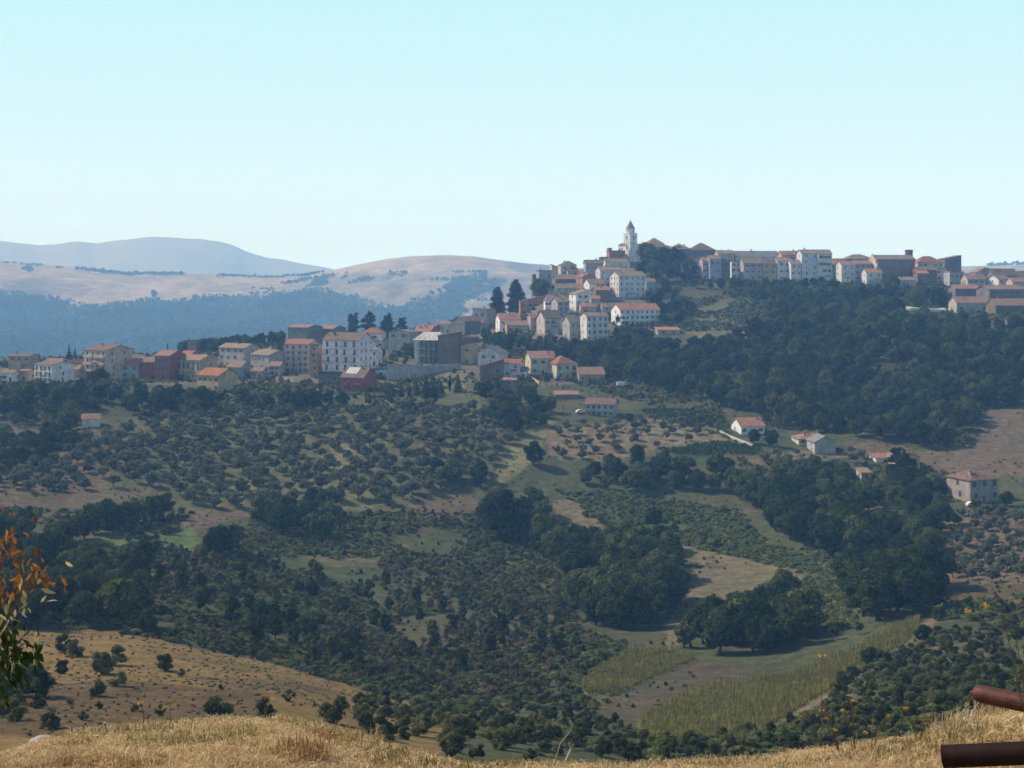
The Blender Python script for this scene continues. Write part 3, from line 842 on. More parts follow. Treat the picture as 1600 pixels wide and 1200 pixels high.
def covers(kind, x, y, s):
    """would this tree hide much of a house that the photo shows?"""
    z = float(terrain_z(x, y)); u, v = to_uv(x, y, z); k = F / y
    hh = {'broad': 9.6, 'upright': 10, 'olive': 4.5, 'shrub': 2.2}.get(kind, 5) * s * k; r = {'broad': 4.4, 'upright': 2.9, 'olive': 2.7, 'shrub': 1.4}.get(kind, 2) * s * k
    for (a, b, e, f, D) in FACES:
        if y < D and u + r * .8 > a and u - r * .8 < b and v - hh < f - .25 * (f - e) and v > e: return True
    return False
HOUSE_UV = []      # filled by the houses: keep trees off them
def blocked(x, y, pad=2.0):
    for (cx, cy, w, d, c, s) in HOUSE_UV:
        dx, dy = x - cx, y - cy
        lx, ly = dx * c + dy * s, -dx * s + dy * c
        if abs(lx) < w / 2 + pad and abs(ly) < d / 2 + pad: return True
    return False
# ------------------------------------------------------------------ building materials
def objcol_mat(name, stain, rough=.9, fine=3.0, stain_scale=.35, streak=True):
    m, nt, b = new_mat(name)
    oi = nt.nodes.new('ShaderNodeObjectInfo')
    n1 = noise_node(nt, stain_scale, 5, .65); r1 = ramp(nt, n1.outputs[0], [(0.3, 1 - stain), (0.7, 1 + stain * .45)])
    c = mixc(nt, oi.outputs['Color'], r1.outputs[0])
    if streak:
        tc = nt.nodes.new('ShaderNodeTexCoord'); mp = nt.nodes.new('ShaderNodeMapping'); mp.inputs['Scale'].default_value = (1.6, 1.6, .18)
        nt.links.new(tc.outputs['Object'], mp.inputs[0])
        n2 = noise_node(nt, 1.0, 4, .7, vec=mp.outputs[0]); r2 = ramp(nt, n2.outputs[0], [(0.35, 1 - stain * .8), (0.6, 1.05)])
        c = mixc(nt, c, r2.outputs[0])
    n3 = noise_node(nt, fine, 3, .7); r3 = ramp(nt, n3.outputs[0], [(0.3, .86), (0.7, 1.12)])
    c = mixc(nt, c, r3.outputs[0])
    nt.links.new(c, b.inputs["Base Color"]); b.inputs["Roughness"].default_value = rough
    return m
M_plaster = objcol_mat("plaster", .32)
M_tile = objcol_mat("roof_tiles", .38, fine=1.6, streak=False, stain_scale=.6)
M_pane, nt_, b_ = new_mat("window_pane"); b_.inputs["Base Color"].default_value = (.03, .035, .04, 1); b_.inputs["Roughness"].default_value = .25; b_.inputs["Specular IOR Level"].default_value = .5
M_frame = objcol_mat("window_frame", .1, streak=False)
M_metal, nt_, b_ = new_mat("painted_metal"); b_.inputs["Base Color"].default_value = (.45, .45, .44, 1); b_.inputs["Roughness"].default_value = .5; b_.inputs["Metallic"].default_value = .4
M_darkm, nt_, b_ = new_mat("dark_railing"); b_.inputs["Base Color"].default_value = (.06, .06, .06, 1)

# ------------------------------------------------------------------ pieces of a house (unit size, scaled on each house)
def win_unit(shut):
    m = MB()
    m.box(-.5, .5, -.02, .02, 0, 1, 0)                       # pane
    m.box(-.5, .5, -.07, .0, -.07, 0, 1); m.box(-.56, -.5, -.06, 0, 0, 1, 1); m.box(.5, .56, -.06, 0, 0, 1, 1); m.box(-.56, .56, -.06, 0, 1, 1.05, 1)
    m.box(-.025, .025, -.04, -.021, 0, 1, 1)
    if shut:
        m.box(-1.02, -.57, -.09, -.01, 0, 1, 2); m.box(.57, 1.02, -.09, -.01, 0, 1, 2)
    return m.mesh("window_unit", [M_pane, M_frame, M_frame2])
M_frame2, nt_, b_ = new_mat("shutter_paint"); b_.inputs["Base Color"].default_value = (.16, .10, .06, 1)
ME_win = win_unit(False); ME_wins = win_unit(True)
door_mb = MB().box(-.5, .5, -.03, .02, 0, 1, 1); door_mb.box(-.58, -.5, -.06, .02, 0, 1, 0); door_mb.box(.5, .58, -.06, .02, 0, 1, 0); door_mb.box(-.58, .58, -.06, .02, 1, 1.05, 0)
ME_door = door_mb.mesh("door_unit", [M_frame, M_frame2])
bal = MB().box(-.5, .5, -1.0, 0, -.12, 0, 0); bal.box(-.5, .5, -1.0, -.95, .9, .96, 1); bal.box(-.5, -.47, -1, 0, .9, .96, 1); bal.box(.47, .5, -1, 0, .9, .96, 1)
for i in range(13): bal.box(-.495 + i * .0815, -.48 + i * .0815, -.99, -.96, 0, .9, 1)
ME_bal = bal.mesh("balcony_unit", [M_plaster, M_darkm])
bal2 = MB().box(-.5, .5, -1.0, 0, -.14, 0, 0).box(-.5, .5, -1.0, -.88, 0, .95, 0).box(-.5, -.49, -.88, 0, 0, .95, 0).box(.49, .5, -.88, 0, 0, .95, 0)
ME_bal2 = bal2.mesh("balcony_wall_unit", [M_plaster])
ME_chim = MB().box(-.35, .35, -.3, .3, -1.2, .9, 0).box(-.42, .42, -.37, .37, .9, 1.0, 0).box(-.3, .3, -.25, .25, 1.0, 1.25, 1).box(-.45, .45, -.4, .4, 1.25, 1.33, 0).mesh("chimney_unit", [M_plaster, M_pane])
ME_dish = MB().tube([(0, 0, 0), (0, 0, 1.6)], .03, 5).tube([(0, -.1, 1.3), (0, .9, 1.3)], .02, 4).tube([(-.3, 0, 1.3), (.3, 0, 1.3)], .015, 4).tube([(-.22, .3, 1.3), (.22, .3, 1.3)], .015, 4).tube([(-.16, .6, 1.3), (.16, .6, 1.3)], .015, 4).mesh("aerial_unit", [M_metal])

PAL = {'white': (.80, .78, .75), 'pale': (.64, .62, .58), 'grey': (.40, .39, .38), 'dgrey': (.19, .185, .18), 'stone': (.44, .40, .35), 'beige': (.54, .47, .37), 'tan': (.44, .33, .22), 'brown': (.21, .15, .11), 'brick': (.36, .20, .14), 'dark': (.085, .075, .07),
       'yellow': (.60, .44, .24), 'ochre': (.50, .38, .23), 'red': (.36, .10, .08), 'orange': (.44, .23, .14), 'cream': (.56, .50, .38), 'pinkish': (.50, .36, .30)}
RPAL = {'rred': (.33, .135, .09), 'rorange': (.40, .20, .125), 'rpink': (.31, .185, .14), 'rtan': (.26, .195, .14), 'rbrown': (.19, .13, .10), 'rdark': (.12, .10, .085), 'rgrey': (.22, .21, .195), 'rwhite': (.62, .61, .58)}

def rect_on(mb, w, d, z0, z1): mb.box(-w/2, w/2, -d/2, d/2, z0, z1)
def roof_mb(kind, w, d, e, rise, oh=.45, th=.18):
    m = MB(); a, b = w / 2 + oh, d / 2 + oh
    if kind == 'g':      # ridge along the front
        dz = rise * oh / (d / 2)
        m.add([(-a,-b,e-dz),(a,-b,e-dz),(a,b,e-dz),(-a,b,e-dz),(-a,0,e+rise),(a,0,e+rise),(-a,-b,e-dz+th),(a,-b,e-dz+th),(a,b,e-dz+th),(-a,b,e-dz+th),(-a,0,e+rise+th),(a,0,e+rise+th)],
              [(0,4,5,1),(3,2,5,4),(6,7,11,10),(8,9,10,11),(0,1,7,6),(2,3,9,8),(0,6,10,4),(4,10,9,3),(1,5,11,7),(5,2,8,11)])
    elif kind == 'G':    # gable towards the viewer
        dz = rise * oh / (w / 2)
        m.add([(-a,-b,e-dz),(a,-b,e-dz),(a,b,e-dz),(-a,b,e-dz),(0,-b,e+rise),(0,b,e+rise),(-a,-b,e-dz+th),(a,-b,e-dz+th),(a,b,e-dz+th),(-a,b,e-dz+th),(0,-b,e+rise+th),(0,b,e+rise+th)],
              [(0,3,5,4),(1,4,5,2),(6,10,11,9),(7,8,11,10),(0,4,10,6),(4,1,7,10),(2,5,11,8),(5,3,9,11),(0,6,9,3),(1,2,8,7)])
    elif kind == 'h':
        r = max(0, (w - d) / 2); q = max(0, (d - w) / 2)
        m.add([(-a,-b,e-.12),(a,-b,e-.12),(a,b,e-.12),(-a,b,e-.12),(-a,-b,e+.06),(a,-b,e+.06),(a,b,e+.06),(-a,b,e+.06),(-r-.01,-q,e+rise),(r+.01,-q,e+rise),(r+.01,q+.01,e+rise),(-r-.01,q+.01,e+rise)],
              [(0,3,2,1),(0,1,5,4),(1,2,6,5),(2,3,7,6),(3,0,4,7),(4,5,9,8),(5,6,10,9),(6,7,11,10),(7,4,8,11),(8,9,10,11)])
    elif kind == 'f':
        m.box(-w/2-.2, w/2+.2, -d/2-.2, d/2+.2, e, e+.22); m.box(-w/2-.2, w/2+.2, -d/2-.2, -d/2, e+.22, e+.75); m.box(-w/2-.2, w/2+.2, d/2, d/2+.2, e+.22, e+.75)
        m.box(-w/2-.2, -w/2, -d/2, d/2, e+.22, e+.75); m.box(w/2, w/2+.2, -d/2, d/2, e+.22, e+.75)
    else:                # sheds: 'L' low left, 'R' low right, 'B' low at the front
        zl = e if kind == 'L' else (e + rise if kind == 'R' else None)
        if kind == 'B': z = [e, e, e + rise, e + rise]
        else: z = [zl, (e + rise if kind == 'L' else e), (e + rise if kind == 'L' else e), zl]
        P = [(-a,-b),(a,-b),(a,b),(-a,b)]
        m.add([(p[0],p[1],z[i]+.02) for i, p in enumerate(P)] + [(p[0],p[1],z[i]+.02+th) for i, p in enumerate(P)], [(0,3,2,1),(4,5,6,7),(0,1,5,4),(1,2,6,5),(2,3,7,6),(3,0,4,7)])
    return m
def wall_mb(kind, w, d, base, e, rise):
    m = MB(); a, b = w / 2, d / 2
    if kind == 'g': m.add([(-a,-b,base),(a,-b,base),(a,b,base),(-a,b,base),(-a,-b,e),(a,-b,e),(a,b,e),(-a,b,e),(-a,0,e+rise),(a,0,e+rise)], [(0,3,2,1),(0,1,5,4),(1,2,6,9,5),(2,3,7,6),(3,0,4,8,7),(4,5,9,8),(6,7,8,9)])
    elif kind == 'G': m.add([(-a,-b,base),(a,-b,base),(a,b,base),(-a,b,base),(-a,-b,e),(a,-b,e),(a,b,e),(-a,b,e),(0,-b,e+rise),(0,b,e+rise)], [(0,3,2,1),(0,1,5,8,4),(1,2,6,5),(2,3,7,9,6),(3,0,4,7),(4,8,9,7),(5,6,9,8)])
    elif kind in 'LRB':
        if kind == 'B': z = [e, e, e + rise, e + rise]
        else: z = [e, e + rise, e + rise, e] if kind == 'L' else [e + rise, e, e, e + rise]
        P = [(-a,-b),(a,-b),(a,b),(-a,b)]
        m.add([(p[0],p[1],base) for p in P] + [(p[0],p[1],z[i]) for i, p in enumerate(P)], [(0,3,2,1),(4,5,6,7),(0,1,5,4),(1,2,6,5),(2,3,7,6),(3,0,4,7)])
    else: m.box(-a, a, -b, b, base, e)
    return m

def house(label, u0, uc, u1, side, ve, vb, kind, vr, wall, roof, fl, cols=None, name="house", cat="house", D=None, d=9.0, bal=None, chim=1, scols=1, sidewall=None, aerial=False, door=True, wcol=None, shut=None, winscale=1.0, base_down=2.0, oh=.45, group=None):
    """u0, uc, u1: photo columns of the left edge, nearest corner, right edge; ve, vb, vr: rows of eaves, foot, ridge"""
    if D is None: D = hit(uc, vb).y
    k = D / F
    if side == 'F': th, w, dd = 0.0, (u1 - u0) * k, d
    else:
        ss = (uc - u0 if side == 'L' else u1 - uc) * k; fw = (u1 - uc if side == 'L' else uc - u0) * k
        s = min(ss / d, math.sin(math.radians(55))); th = math.asin(s); dd = ss / max(s, 1e-3); w = fw / math.cos(th)
        if side == 'R': th = -th
    c, s = math.cos(th), math.sin(th)
    P = at(uc, ve, D)
    cx0, cy0 = P.x, P.y
    lx = {'F': (-(uc - (u0 + u1) / 2) * k * 0 , -dd / 2), 'L': (-w / 2, -dd / 2), 'R': (w / 2, -dd / 2)}[side]
    if side == 'F': cx0 = ((u0 + u1) / 2 - U0) * k; lx = (0, -dd / 2)
    cx = cx0 - (lx[0] * c - lx[1] * s); cyy = cy0 - (lx[0] * s + lx[1] * c)
    zs = [float(terrain_z(cx + a * w / 2 * c - b * dd / 2 * s, cyy + a * w / 2 * s + b * dd / 2 * c)) for a in (-1, 1) for b in (-1, 1)]
    zf = min(zs[0], zs[2]); ze = P.z
    base = (V0 - vb) * k
    gz = min(base, max(zs)) if base > min(zs) - 6 else min(zs)
    root = link(name, None, None, (cx, cyy, base), th)
    e = ze - base; dn = min(min(zs) - base, 0) - base_down
    rise = max(.5, (ve - vr) * k); rise = min(rise, .36 * (w if kind in 'G' else (dd if kind == 'g' else 99)))
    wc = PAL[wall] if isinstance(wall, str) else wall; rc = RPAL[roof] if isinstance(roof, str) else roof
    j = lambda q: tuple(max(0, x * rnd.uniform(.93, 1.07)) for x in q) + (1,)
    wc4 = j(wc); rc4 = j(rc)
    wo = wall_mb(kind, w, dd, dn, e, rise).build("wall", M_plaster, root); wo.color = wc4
    ro = roof_mb(kind, w, dd, e, rise, oh).build("roof", M_tile, root); ro.color = rc4
    rz_ = e + rise
    for i in range(chim):
        x = rnd.uniform(-.35, .35) * w; y = rnd.uniform(-.25, .25) * dd
        hz = {'g': e + rise * (1 - abs(y) / (dd / 2)), 'G': e + rise * (1 - abs(x) / (w / 2)), 'h': e + rise * .55, 'f': e + .2, 'L': e + rise * (.5 + x / w), 'R': e + rise * (.5 - x / w), 'B': e + rise * (.5 + y / dd)}[kind]
        ch = link("chimney", ME_chim, ro, (x, y, hz + .15)); ch.color = j((.34, .27, .22))
    if w > 7 and fl > 1 and not bal and name == 'house' and rnd.random() < .45:      # a lean-to built against the front
        ax, aw, ad, ah = rnd.uniform(-.25, .25) * w, w * rnd.uniform(.25, .45), rnd.uniform(1.6, 2.8), e / fl * rnd.uniform(.75, .95)
        an = MB().box(ax - aw / 2, ax + aw / 2, -dd / 2 - ad, -dd / 2 - .005, dn, ah).build("lean_to", M_plaster, root); an.color = j(tuple(q * rnd.uniform(.7, 1.1) for q in wc))
        ar = MB().add([(ax - aw/2 - .2, -dd/2 - ad - .25, ah + .02), (ax + aw/2 + .2, -dd/2 - ad - .25, ah + .02), (ax + aw/2 + .2, -dd/2 - .004, ah + .6), (ax - aw/2 - .2, -dd/2 - .004, ah + .6), (ax - aw/2 - .2, -dd/2 - ad - .25, ah + .16), (ax + aw/2 + .2, -dd/2 - ad - .25, ah + .16), (ax + aw/2 + .2, -dd/2 - .004, ah + .74), (ax - aw/2 - .2, -dd/2 - .004, ah + .74)],
            [(0,3,2,1),(4,5,6,7),(0,1,5,4),(1,2,6,5),(2,3,7,6),(3,0,4,7)]).build("lean_to_roof", M_tile, an); ar.color = j(rc)
    if aerial or rnd.random() < .35:
        link("aerial", ME_dish, ro, (rnd.uniform(-.3, .3) * w, 0, rz_ - .2), rnd.uniform(0, 3))
    wcol = wcol or ((.55, .52, .48) if sum(wc) > .8 else (.40, .37, .33))
    def opening(me, nm, x, y, z, rz, sx, sz, parent=root):
        o = link(nm, me, parent, (x, y, z), rz); o.scale = (sx, 1, sz); o.color = tuple(wcol) + (1,); return o
    sh = rnd.random() < .55 if shut is None else shut
    fh = e / fl
    vis_lo = 0.0
    if cols is None: cols = max(1, int(w / 3.2))
    for f in range(fl):
        for i in range(cols):
            x = -w / 2 + (i + .5) * w / cols + rnd.uniform(-.1, .1) * w / cols
            if door and f == 0 and i == cols // 2:
                opening(ME_door, "door", x, -dd / 2 - .01, 0.0, 0, 1.1, min(2.2, fh * .8)); continue
            if rnd.random() < .13 and fl > 1 and not bal: continue
            jw, jh = rnd.uniform(.8, 1.15), rnd.uniform(.8, 1.1)
            wh = min(1.45, fh * .5) * winscale; tall = bal and f > 0
            opening(ME_wins if (sh and not tall) else ME_win, "window", x, -dd / 2 - .01, f * fh + (fh * .08 if tall else fh * .36), 0, (.95 * jw if not tall else 1.15) * winscale, wh * jh if not tall else fh * .7)
        if scols and side != 'F':
            for i in range(scols):
                y = -dd / 2 + (i + .5) * dd / scols + rnd.uniform(-.12, .12) * dd / scols
                sx = -1 if side == 'L' else 1
                opening(ME_win, "window", sx * (w / 2 + .01), y, f * fh + fh * .36, -math.pi / 2 if side == 'L' else math.pi / 2, .9 * winscale, min(1.35, fh * .48) * winscale)
    if bal:      # list of (start fraction, end fraction, kind) along the front, for every upper floor
        for (a0, a1, bk) in bal:
            for f in range(1, fl):
                bo = link("balcony", ME_bal2 if bk == 'w' else ME_bal, root, ((a0 + a1 - 1) / 2 * w, -dd / 2 + .0, f * fh + .02)); bo.scale = ((a1 - a0) * w, 1.25, 1.0); bo.color = wc4
    HOUSE_UV.append((cx, cyy, w, dd, c, s)); FACES.append((u0, u1, ve, vb, D))
    tag(root, label, cat, group)
    root["front"] = D
    return root, w, dd, e, rise, base
HS = house
# ---- left village
HS("tan two storey house at the far left end of the village", 9,46,54,'R',557,577,'g',554,'tan','rbrown',2,d=8)
HS("low pink house with awning left of the white house", 30,44,48,'R',580,596,'g',578,'pinkish','rpink',1,d=7)
HS("white house with two rows of dark windows and brown roof", 46,81,106,'R',571,600,'g',566,'white','rbrown',3,cols=4,d=12,bal=[(.05,.4,'r'),(.55,.9,'r')])
HS("small white gabled house behind the white house with two rows of windows", 100,112,129,'R',568,584,'G',560,'white','rpink',2,d=9)
HS("low house with pink roof behind the white house", 68,100,104,'R',567,578,'g',561,'cream','rpink',1,d=8)
HS("long cream apartment house with brown roof and wide gable end", 123,166,197,'R',548,592,'g',540,'cream','rbrown',4,cols=4,d=15,bal=[(.02,.42,'w'),(.5,.95,'w')],scols=2,name="apartment_house",cat="apartment house")
HS("tan house with light pink roof below the cream apartment house", 144,170,173,'R',566,592,'g',561,'beige','rorange',2,d=8)
HS("dark grey gabled barn between the tan house and the red roofed row", 169,182,192,'R',568,592,'G',562,'dgrey','rdark',2,d=10,chim=0,name="barn",cat="barn")
HS("flat white greenhouse roofed shed below the cream apartment house", 117,150,153,'R',581,588,'B',578,'white','rwhite',1,d=7,chim=0,name="shed",cat="shed")
HS("long grey house with orange roof left of the red apartment house", 189,216,219,'R',571,592,'g',563,'grey','rorange',2,d=8)
HS("lower wing of the red apartment house with garage doors and tan roof", 216,239,242,'R',566,592,'g',559,'red','rtan',2,d=9,door=False)
HS("tall red apartment house with two rows of windows", 239,264,281,'R',556,594,'g',549,'red','rpink',3,cols=4,d=12,name="apartment_house",cat="apartment house",bal=[(.4,.8,'r')])
HS("red roofed house half hidden behind the red apartment house", 278,296,308,'R',556,575,'g',549,'brown','rred',1,d=9)
HS("olive yellow house with wide balcony and pink roof", 271,312,334,'R',563,596,'g',556,'ochre','rpink',2,cols=5,d=11,bal=[(.2,.65,'w')])
HS("yellow gabled house with bright red roof below the grey house", 303,341,365,'R',587,614,'g',577,'yellow','rred',2,cols=4,d=12,scols=0)
HS("small brick tower house on the skyline among the left trees", 293,306,310,'R',534,552,'f',534,'brick','rbrown',2,d=6,chim=0)
HS("long grey terrace with flat brown roof on the skyline", 336,382,401,'R',544,576,'g',538,'grey','rpink',3,cols=4,d=10)
HS("small grey house with light pink roof below the grey terrace", 353,376,388,'R',574,592,'g',565,'grey','rpink',1,d=9)
HS("grey blue house with arched windows left of the balcony block", 387,420,446,'R',555,584,'g',548,'grey','rtan',2,cols=5,d=12)
HS("brown roofed house behind the grey blue house", 404,424,438,'R',552,568,'h',541,'dgrey','rtan',1,d=8,chim=2)
# ---- centre village
HS("cream block with red roof and stacked balconies", 443,482,494,'R',538,584,'g',531,'cream','rred',5,cols=4,d=12,bal=[(.05,.35,'w'),(.62,1.0,'w')],name="apartment_block",cat="apartment block",chim=1)
HS("tan annex with side balconies between the two apartment blocks", 484,497,502,'R',541,590,'f',541,'tan','rtan',5,cols=1,d=7,bal=[(0,1,'w')],name="apartment_block",cat="apartment block",chim=0)
HS("five storey white apartment block with rows of dark windows", 501,561,579,'R',532,592,'g',521,'white','rbrown',5,cols=4,d=13,scols=3,bal=[(.02,.36,'r'),(.56,.86,'r')],name="apartment_block",cat="apartment block",chim=2,shut=False)
HS("grey brown hall with low gable on the skyline left of the blocks", 447,480,500,'R',512,545,'g',508,'dgrey','rpink',2,cols=2,d=14,scols=1,chim=1,name="hall",cat="hall")
HS("second dark hall with pink roof right of the first hall", 494,520,537,'R',514,542,'g',509,'dgrey','rpink',2,cols=2,d=12,name="hall",cat="hall",chim=0)
HS("white house with red hip roof behind the cedars", 563,598,601,'R',521,545,'h',512,'white','rred',2,cols=4,d=10)
HS("low pink roofed wing below the white house with red hip roof", 578,602,605,'R',533,545,'g',529,'cream','rpink',1,d=7,chim=0)
HS("white low house behind the right end of the apartment block", 578,590,595,'R',547,572,'g',543,'white','rgrey',2,d=8)
HS("dark flat roofed garage below the apartment block", 497,528,531,'R',585,600,'f',584,'dgrey','rdark',1,d=8,chim=0,name="garage",cat="garage",cols=3)
HS("red house by the road with solar panels on its brown roof", 531,568,586,'R',590,613,'g',575,'red','rbrown',2,cols=3,d=11,bal=[(.05,.35,'w'),(.5,.95,'w')],scols=2)
HS("grey gabled house with pink lean-to behind the leafy tree", 606,640,652,'R',519,556,'G',516,'grey','rgrey',3,d=12,cols=2)
HS("pink roofed row house above the unfinished building", 646,672,684,'R',518,533,'g',508,'brick','rpink',1,d=9,chim=2)
HS("brown gabled hall beside the unfinished building", 684,716,720,'R',525,569,'L',519,'brown','rbrown',2,cols=1,d=14,chim=0,name="hall",cat="hall")
HS("small greenish white house on the skyline above the brown hall", 686,704,710,'R',506,520,'g',502,'pale','rtan',1,d=7)
HS("grey gabled house on the skyline above the brown hall", 704,726,750,'R',502,525,'G',495,'dgrey','rbrown',2,cols=3,d=12)
HS("grey brown house with sloping roof under the small fir", 738,760,774,'R',484,515,'R',482,'stone','rbrown',2,cols=2,d=12,scols=2)
HS("dark flat roofed house behind the yellow walled house", 716,742,747,'R',529,545,'f',529,'brown','rgrey',1,d=9)
HS("yellow walled house standing at the end of the retaining wall", 719,738,747,'R',540,569,'L',536,'yellow','rbrown',2,cols=1,d=9,chim=0)
HS("pale gabled house right of the yellow walled house", 746,780,793,'R',552,578,'G',542,'pale','rgrey',2,cols=2,d=11)
HS("brown timbered house with pale lower storey", 750,784,787,'R',573,597,'L',562,'brown','rbrown',2,cols=2,d=10,bal=[(.1,1,'w')])
HS("small white house with red roof right of the brown timbered house", 786,812,816,'R',568,590,'g',562,'white','rred',2,d=9,cols=2)
HS("little dark house with awning below the brown timbered house", 786,806,810,'R',594,610,'g',591,'dgrey','rpink',1,d=7)
# ---- lower right of the village
HS("left wing of the villa with flat pink roof and terrace", 821,829,868,'L',560,586,'g',550,'cream','rpink',2,cols=3,d=12)
HS("villa with the pink hip roof", 852,870,903,'L',569,594,'h',557,'cream','rred',2,cols=3,d=12,bal=[(.1,.9,'w')],winscale=1.2,chim=1,name="villa",cat="villa")
HS("low pink roofed house beside the bare bank right of the villa", 899,905,945,'L',585,598,'g',575,'tan','rpink',1,cols=4,d=11)
# ---- hillside of the old town, from the bottom up
HS("pale house with brown roof and lit gable in the middle row", 839,851,877,'L',497,524,'g',484,'beige','rbrown',2,cols=3,d=11,winscale=1.0)
HS("grey house with small white dormer gable left of the tall block", 880,890,910,'L',503,530,'g',492,'grey','rtan',2,cols=2,d=9)
HS("pale tall block with balconies and narrow lit side", 908,917,951,'L',494,535,'g',489,'pale','rtan',4,cols=4,d=10,bal=[(.05,.95,'w')],scols=1,name="apartment_block",cat="apartment block")
HS("long white house with orange roof and balconies", 957,969,1033,'L',484,510,'g',475,'white','rorange',3,cols=8,d=12,bal=[(.02,.98,'w')],chim=2,scols=1,name="apartment_house",cat="apartment house")
HS("white house with orange roofs at the street bend", 774,781,813,'L',499,521,'g',490,'white','rorange',2,cols=3,d=10)
HS("pink roofed row in front of the white house at the street bend", 789,792,834,'L',508,522,'g',502,'pinkish','rpink',1,cols=4,d=8,chim=0)
HS("small orange roofed house beside the pale house with lit gable", 824,829,842,'L',496,516,'g',490,'pinkish','rorange',2,cols=1,d=8)
HS("brick orange house with sloping roof below the pines", 811,813,852,'L',471,494,'L',462,'orange','rbrown',2,cols=4,d=11,chim=0,door=False)
HS("narrow white house right of the brick orange house", 850,852,864,'L',470,490,'L',465,'white','rtan',2,cols=2,d=9)
HS("grey house with tan roof beside the narrow white house", 862,871,890,'L',472,496,'g',465,'grey','rtan',3,cols=2,d=10)
HS("brown house with dark walls between the white gables", 850,858,884,'L',468,482,'g',461,'tan','rtan',1,cols=2,d=10,chim=2)
HS("white house with lit side and pink shed roof", 890,900,922,'L',460,487,'L',452,'white','rpink',3,cols=2,d=10,wcol=(.4,.38,.36))
HS("tan roofed house with lit white gable below the dark brown wall", 863,868,904,'L',450,466,'g',443,'stone','rtan',2,cols=3,d=10)
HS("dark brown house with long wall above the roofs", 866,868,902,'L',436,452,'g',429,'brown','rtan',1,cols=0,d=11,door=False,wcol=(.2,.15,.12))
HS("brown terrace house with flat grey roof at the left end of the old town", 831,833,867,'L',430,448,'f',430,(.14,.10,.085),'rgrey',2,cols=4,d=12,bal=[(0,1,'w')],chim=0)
HS("pale penthouse on the skyline above the brown terrace house", 838,842,862,'L',424,434,'f',424,'grey','rtan',1,cols=2,d=9,chim=1,D=935)
HS("beige gabled block on the skyline left of the gap", 873,876,901,'L',414,440,'G',408,'beige','rtan',3,cols=2,d=12,scols=1)
HS("low tan roofed house leaning on the beige gabled block", 860,862,876,'L',419,434,'R',413,'beige','rtan',1,cols=1,d=9,chim=0)
HS("dark brick house with gable and red left roof", 901,910,931,'L',433,458,'G',427,'brick','rred',3,cols=2,d=11,wcol=(.2,.15,.12))
HS("grey house with brown roof on the skyline right of the gap", 913,915,943,'L',412,436,'g',406,'stone','rbrown',2,cols=3,d=10,chim=2,aerial=True)
HS("stepped brick house with flat roof left of the church", 949,952,977,'L',393,416,'f',392,'brick','rbrown',2,cols=2,d=10,chim=1)
HS("small brick tower room on the stepped brick house", 949,951,956,'L',389,400,'f',388,'brick','rbrown',1,cols=1,d=5,chim=0,door=False)
HS("low brown house under the stepped brick house", 937,939,962,'L',403,418,'f',401,'brown','rbrown',1,cols=2,d=9,aerial=True)
HS("bright white house with tan roof under the church", 943,946,981,'L',410,426,'g',404,'white','rtan',1,cols=4,d=10,wcol=(.3,.3,.3))
HS("pale stone house between the white house and the large grey house", 932,938,972,'L',422,450,'g',417,'pale','rtan',3,cols=4,d=11)
HS("white grey house left of the large grey house", 913,921,946,'L',443,466,'g',436,'white','rtan',3,cols=3,d=10)
HS("brown house with small orange roof below the pale stone house", 927,931,952,'L',453,472,'g',448,'brown','rorange',2,cols=2,d=9,chim=1)
HS("large grey house with white lit side under the church", 955,967,1010,'L',431,466,'g',424,'pale','rtan',4,cols=5,d=14,scols=3,chim=1)
HS("little low house with orange roof right of the terraced garden path", 1025,1028,1063,'L',516,524,'B',512,'stone','rorange',1,cols=2,d=6,chim=0)
# ---- infill between the rows
HS("small pink roofed lean-to right of the grey gabled skyline house", 737,752,756,'R',506,518,'B',502,'stone','rpink',1,cols=1,d=7,chim=0)
HS("small white house beside the street bend below the pines", 779,783,792,'L',503,516,'g',499,'white','rtan',1,cols=1,d=7)
HS("little grey house left of the tan roofed house with lit gable", 855,857,868,'L',455,468,'g',450,'grey','rtan',2,cols=1,d=7)
HS("flat roofed grey house behind the pale stone house under the church", 950,953,972,'L',417,430,'f',416,'grey','rgrey',2,cols=2,d=8)
HS("tiny orange roofed house right of the white house with pink shed roof", 921,924,938,'L',467,480,'g',462,'stone','rorange',1,cols=1,d=7)
HS("low pink roofed house above the pale tall block", 905,908,932,'L',479,492,'g',474,'pinkish','rpink',1,cols=2,d=8)
HS("small stone house left of the long white house", 938,941,956,'L',480,494,'g',475,'stone','rtan',2,cols=1,d=8)
HS("narrow tan house between the brick orange house and the narrow white house", 838,841,853,'L',460,474,'g',456,'beige','rtan',2,cols=1,d=8)
HS("brown roofed house left of the dark brick gabled house", 884,887,903,'L',424,440,'g',419,'beige','rbrown',2,cols=2,d=8)
HS("small house with tan roof below the white house under the church", 972,975,992,'L',424,438,'g',419,'stone','rtan',2,cols=2,d=8)
HS("little tan house right of the large grey house under the church", 1008,1010,1024,'L',440,455,'g',435,'stone','rtan',1,cols=1,d=8)
HS("white cottage left of the low pink house at the far left", 2,20,24,'R',583,597,'g',579,'white','rtan',1,cols=2,d=7)
HS("small cream house between the white gabled house and the cream apartment house", 107,122,126,'R',577,590,'g',572,'cream','rorange',1,cols=1,d=7)
HS("low dark roofed house behind the red apartment house and the orange roofed row", 200,222,226,'R',560,572,'g',555,'stone','rbrown',1,cols=2,d=8)
HS("grey annex below the grey blue house", 392,410,414,'R',580,592,'g',575,'grey','rpink',1,cols=2,d=7)
HS("small brown house between the grey annex and the balcony block", 420,437,441,'R',572,588,'g',566,'stone','rpink',2,cols=2,d=8)
HS("low white shed with flat roof left of the retaining wall", 586,600,603,'R',578,590,'f',577,'white','rgrey',1,cols=1,d=6,chim=0,name="shed",cat="shed")
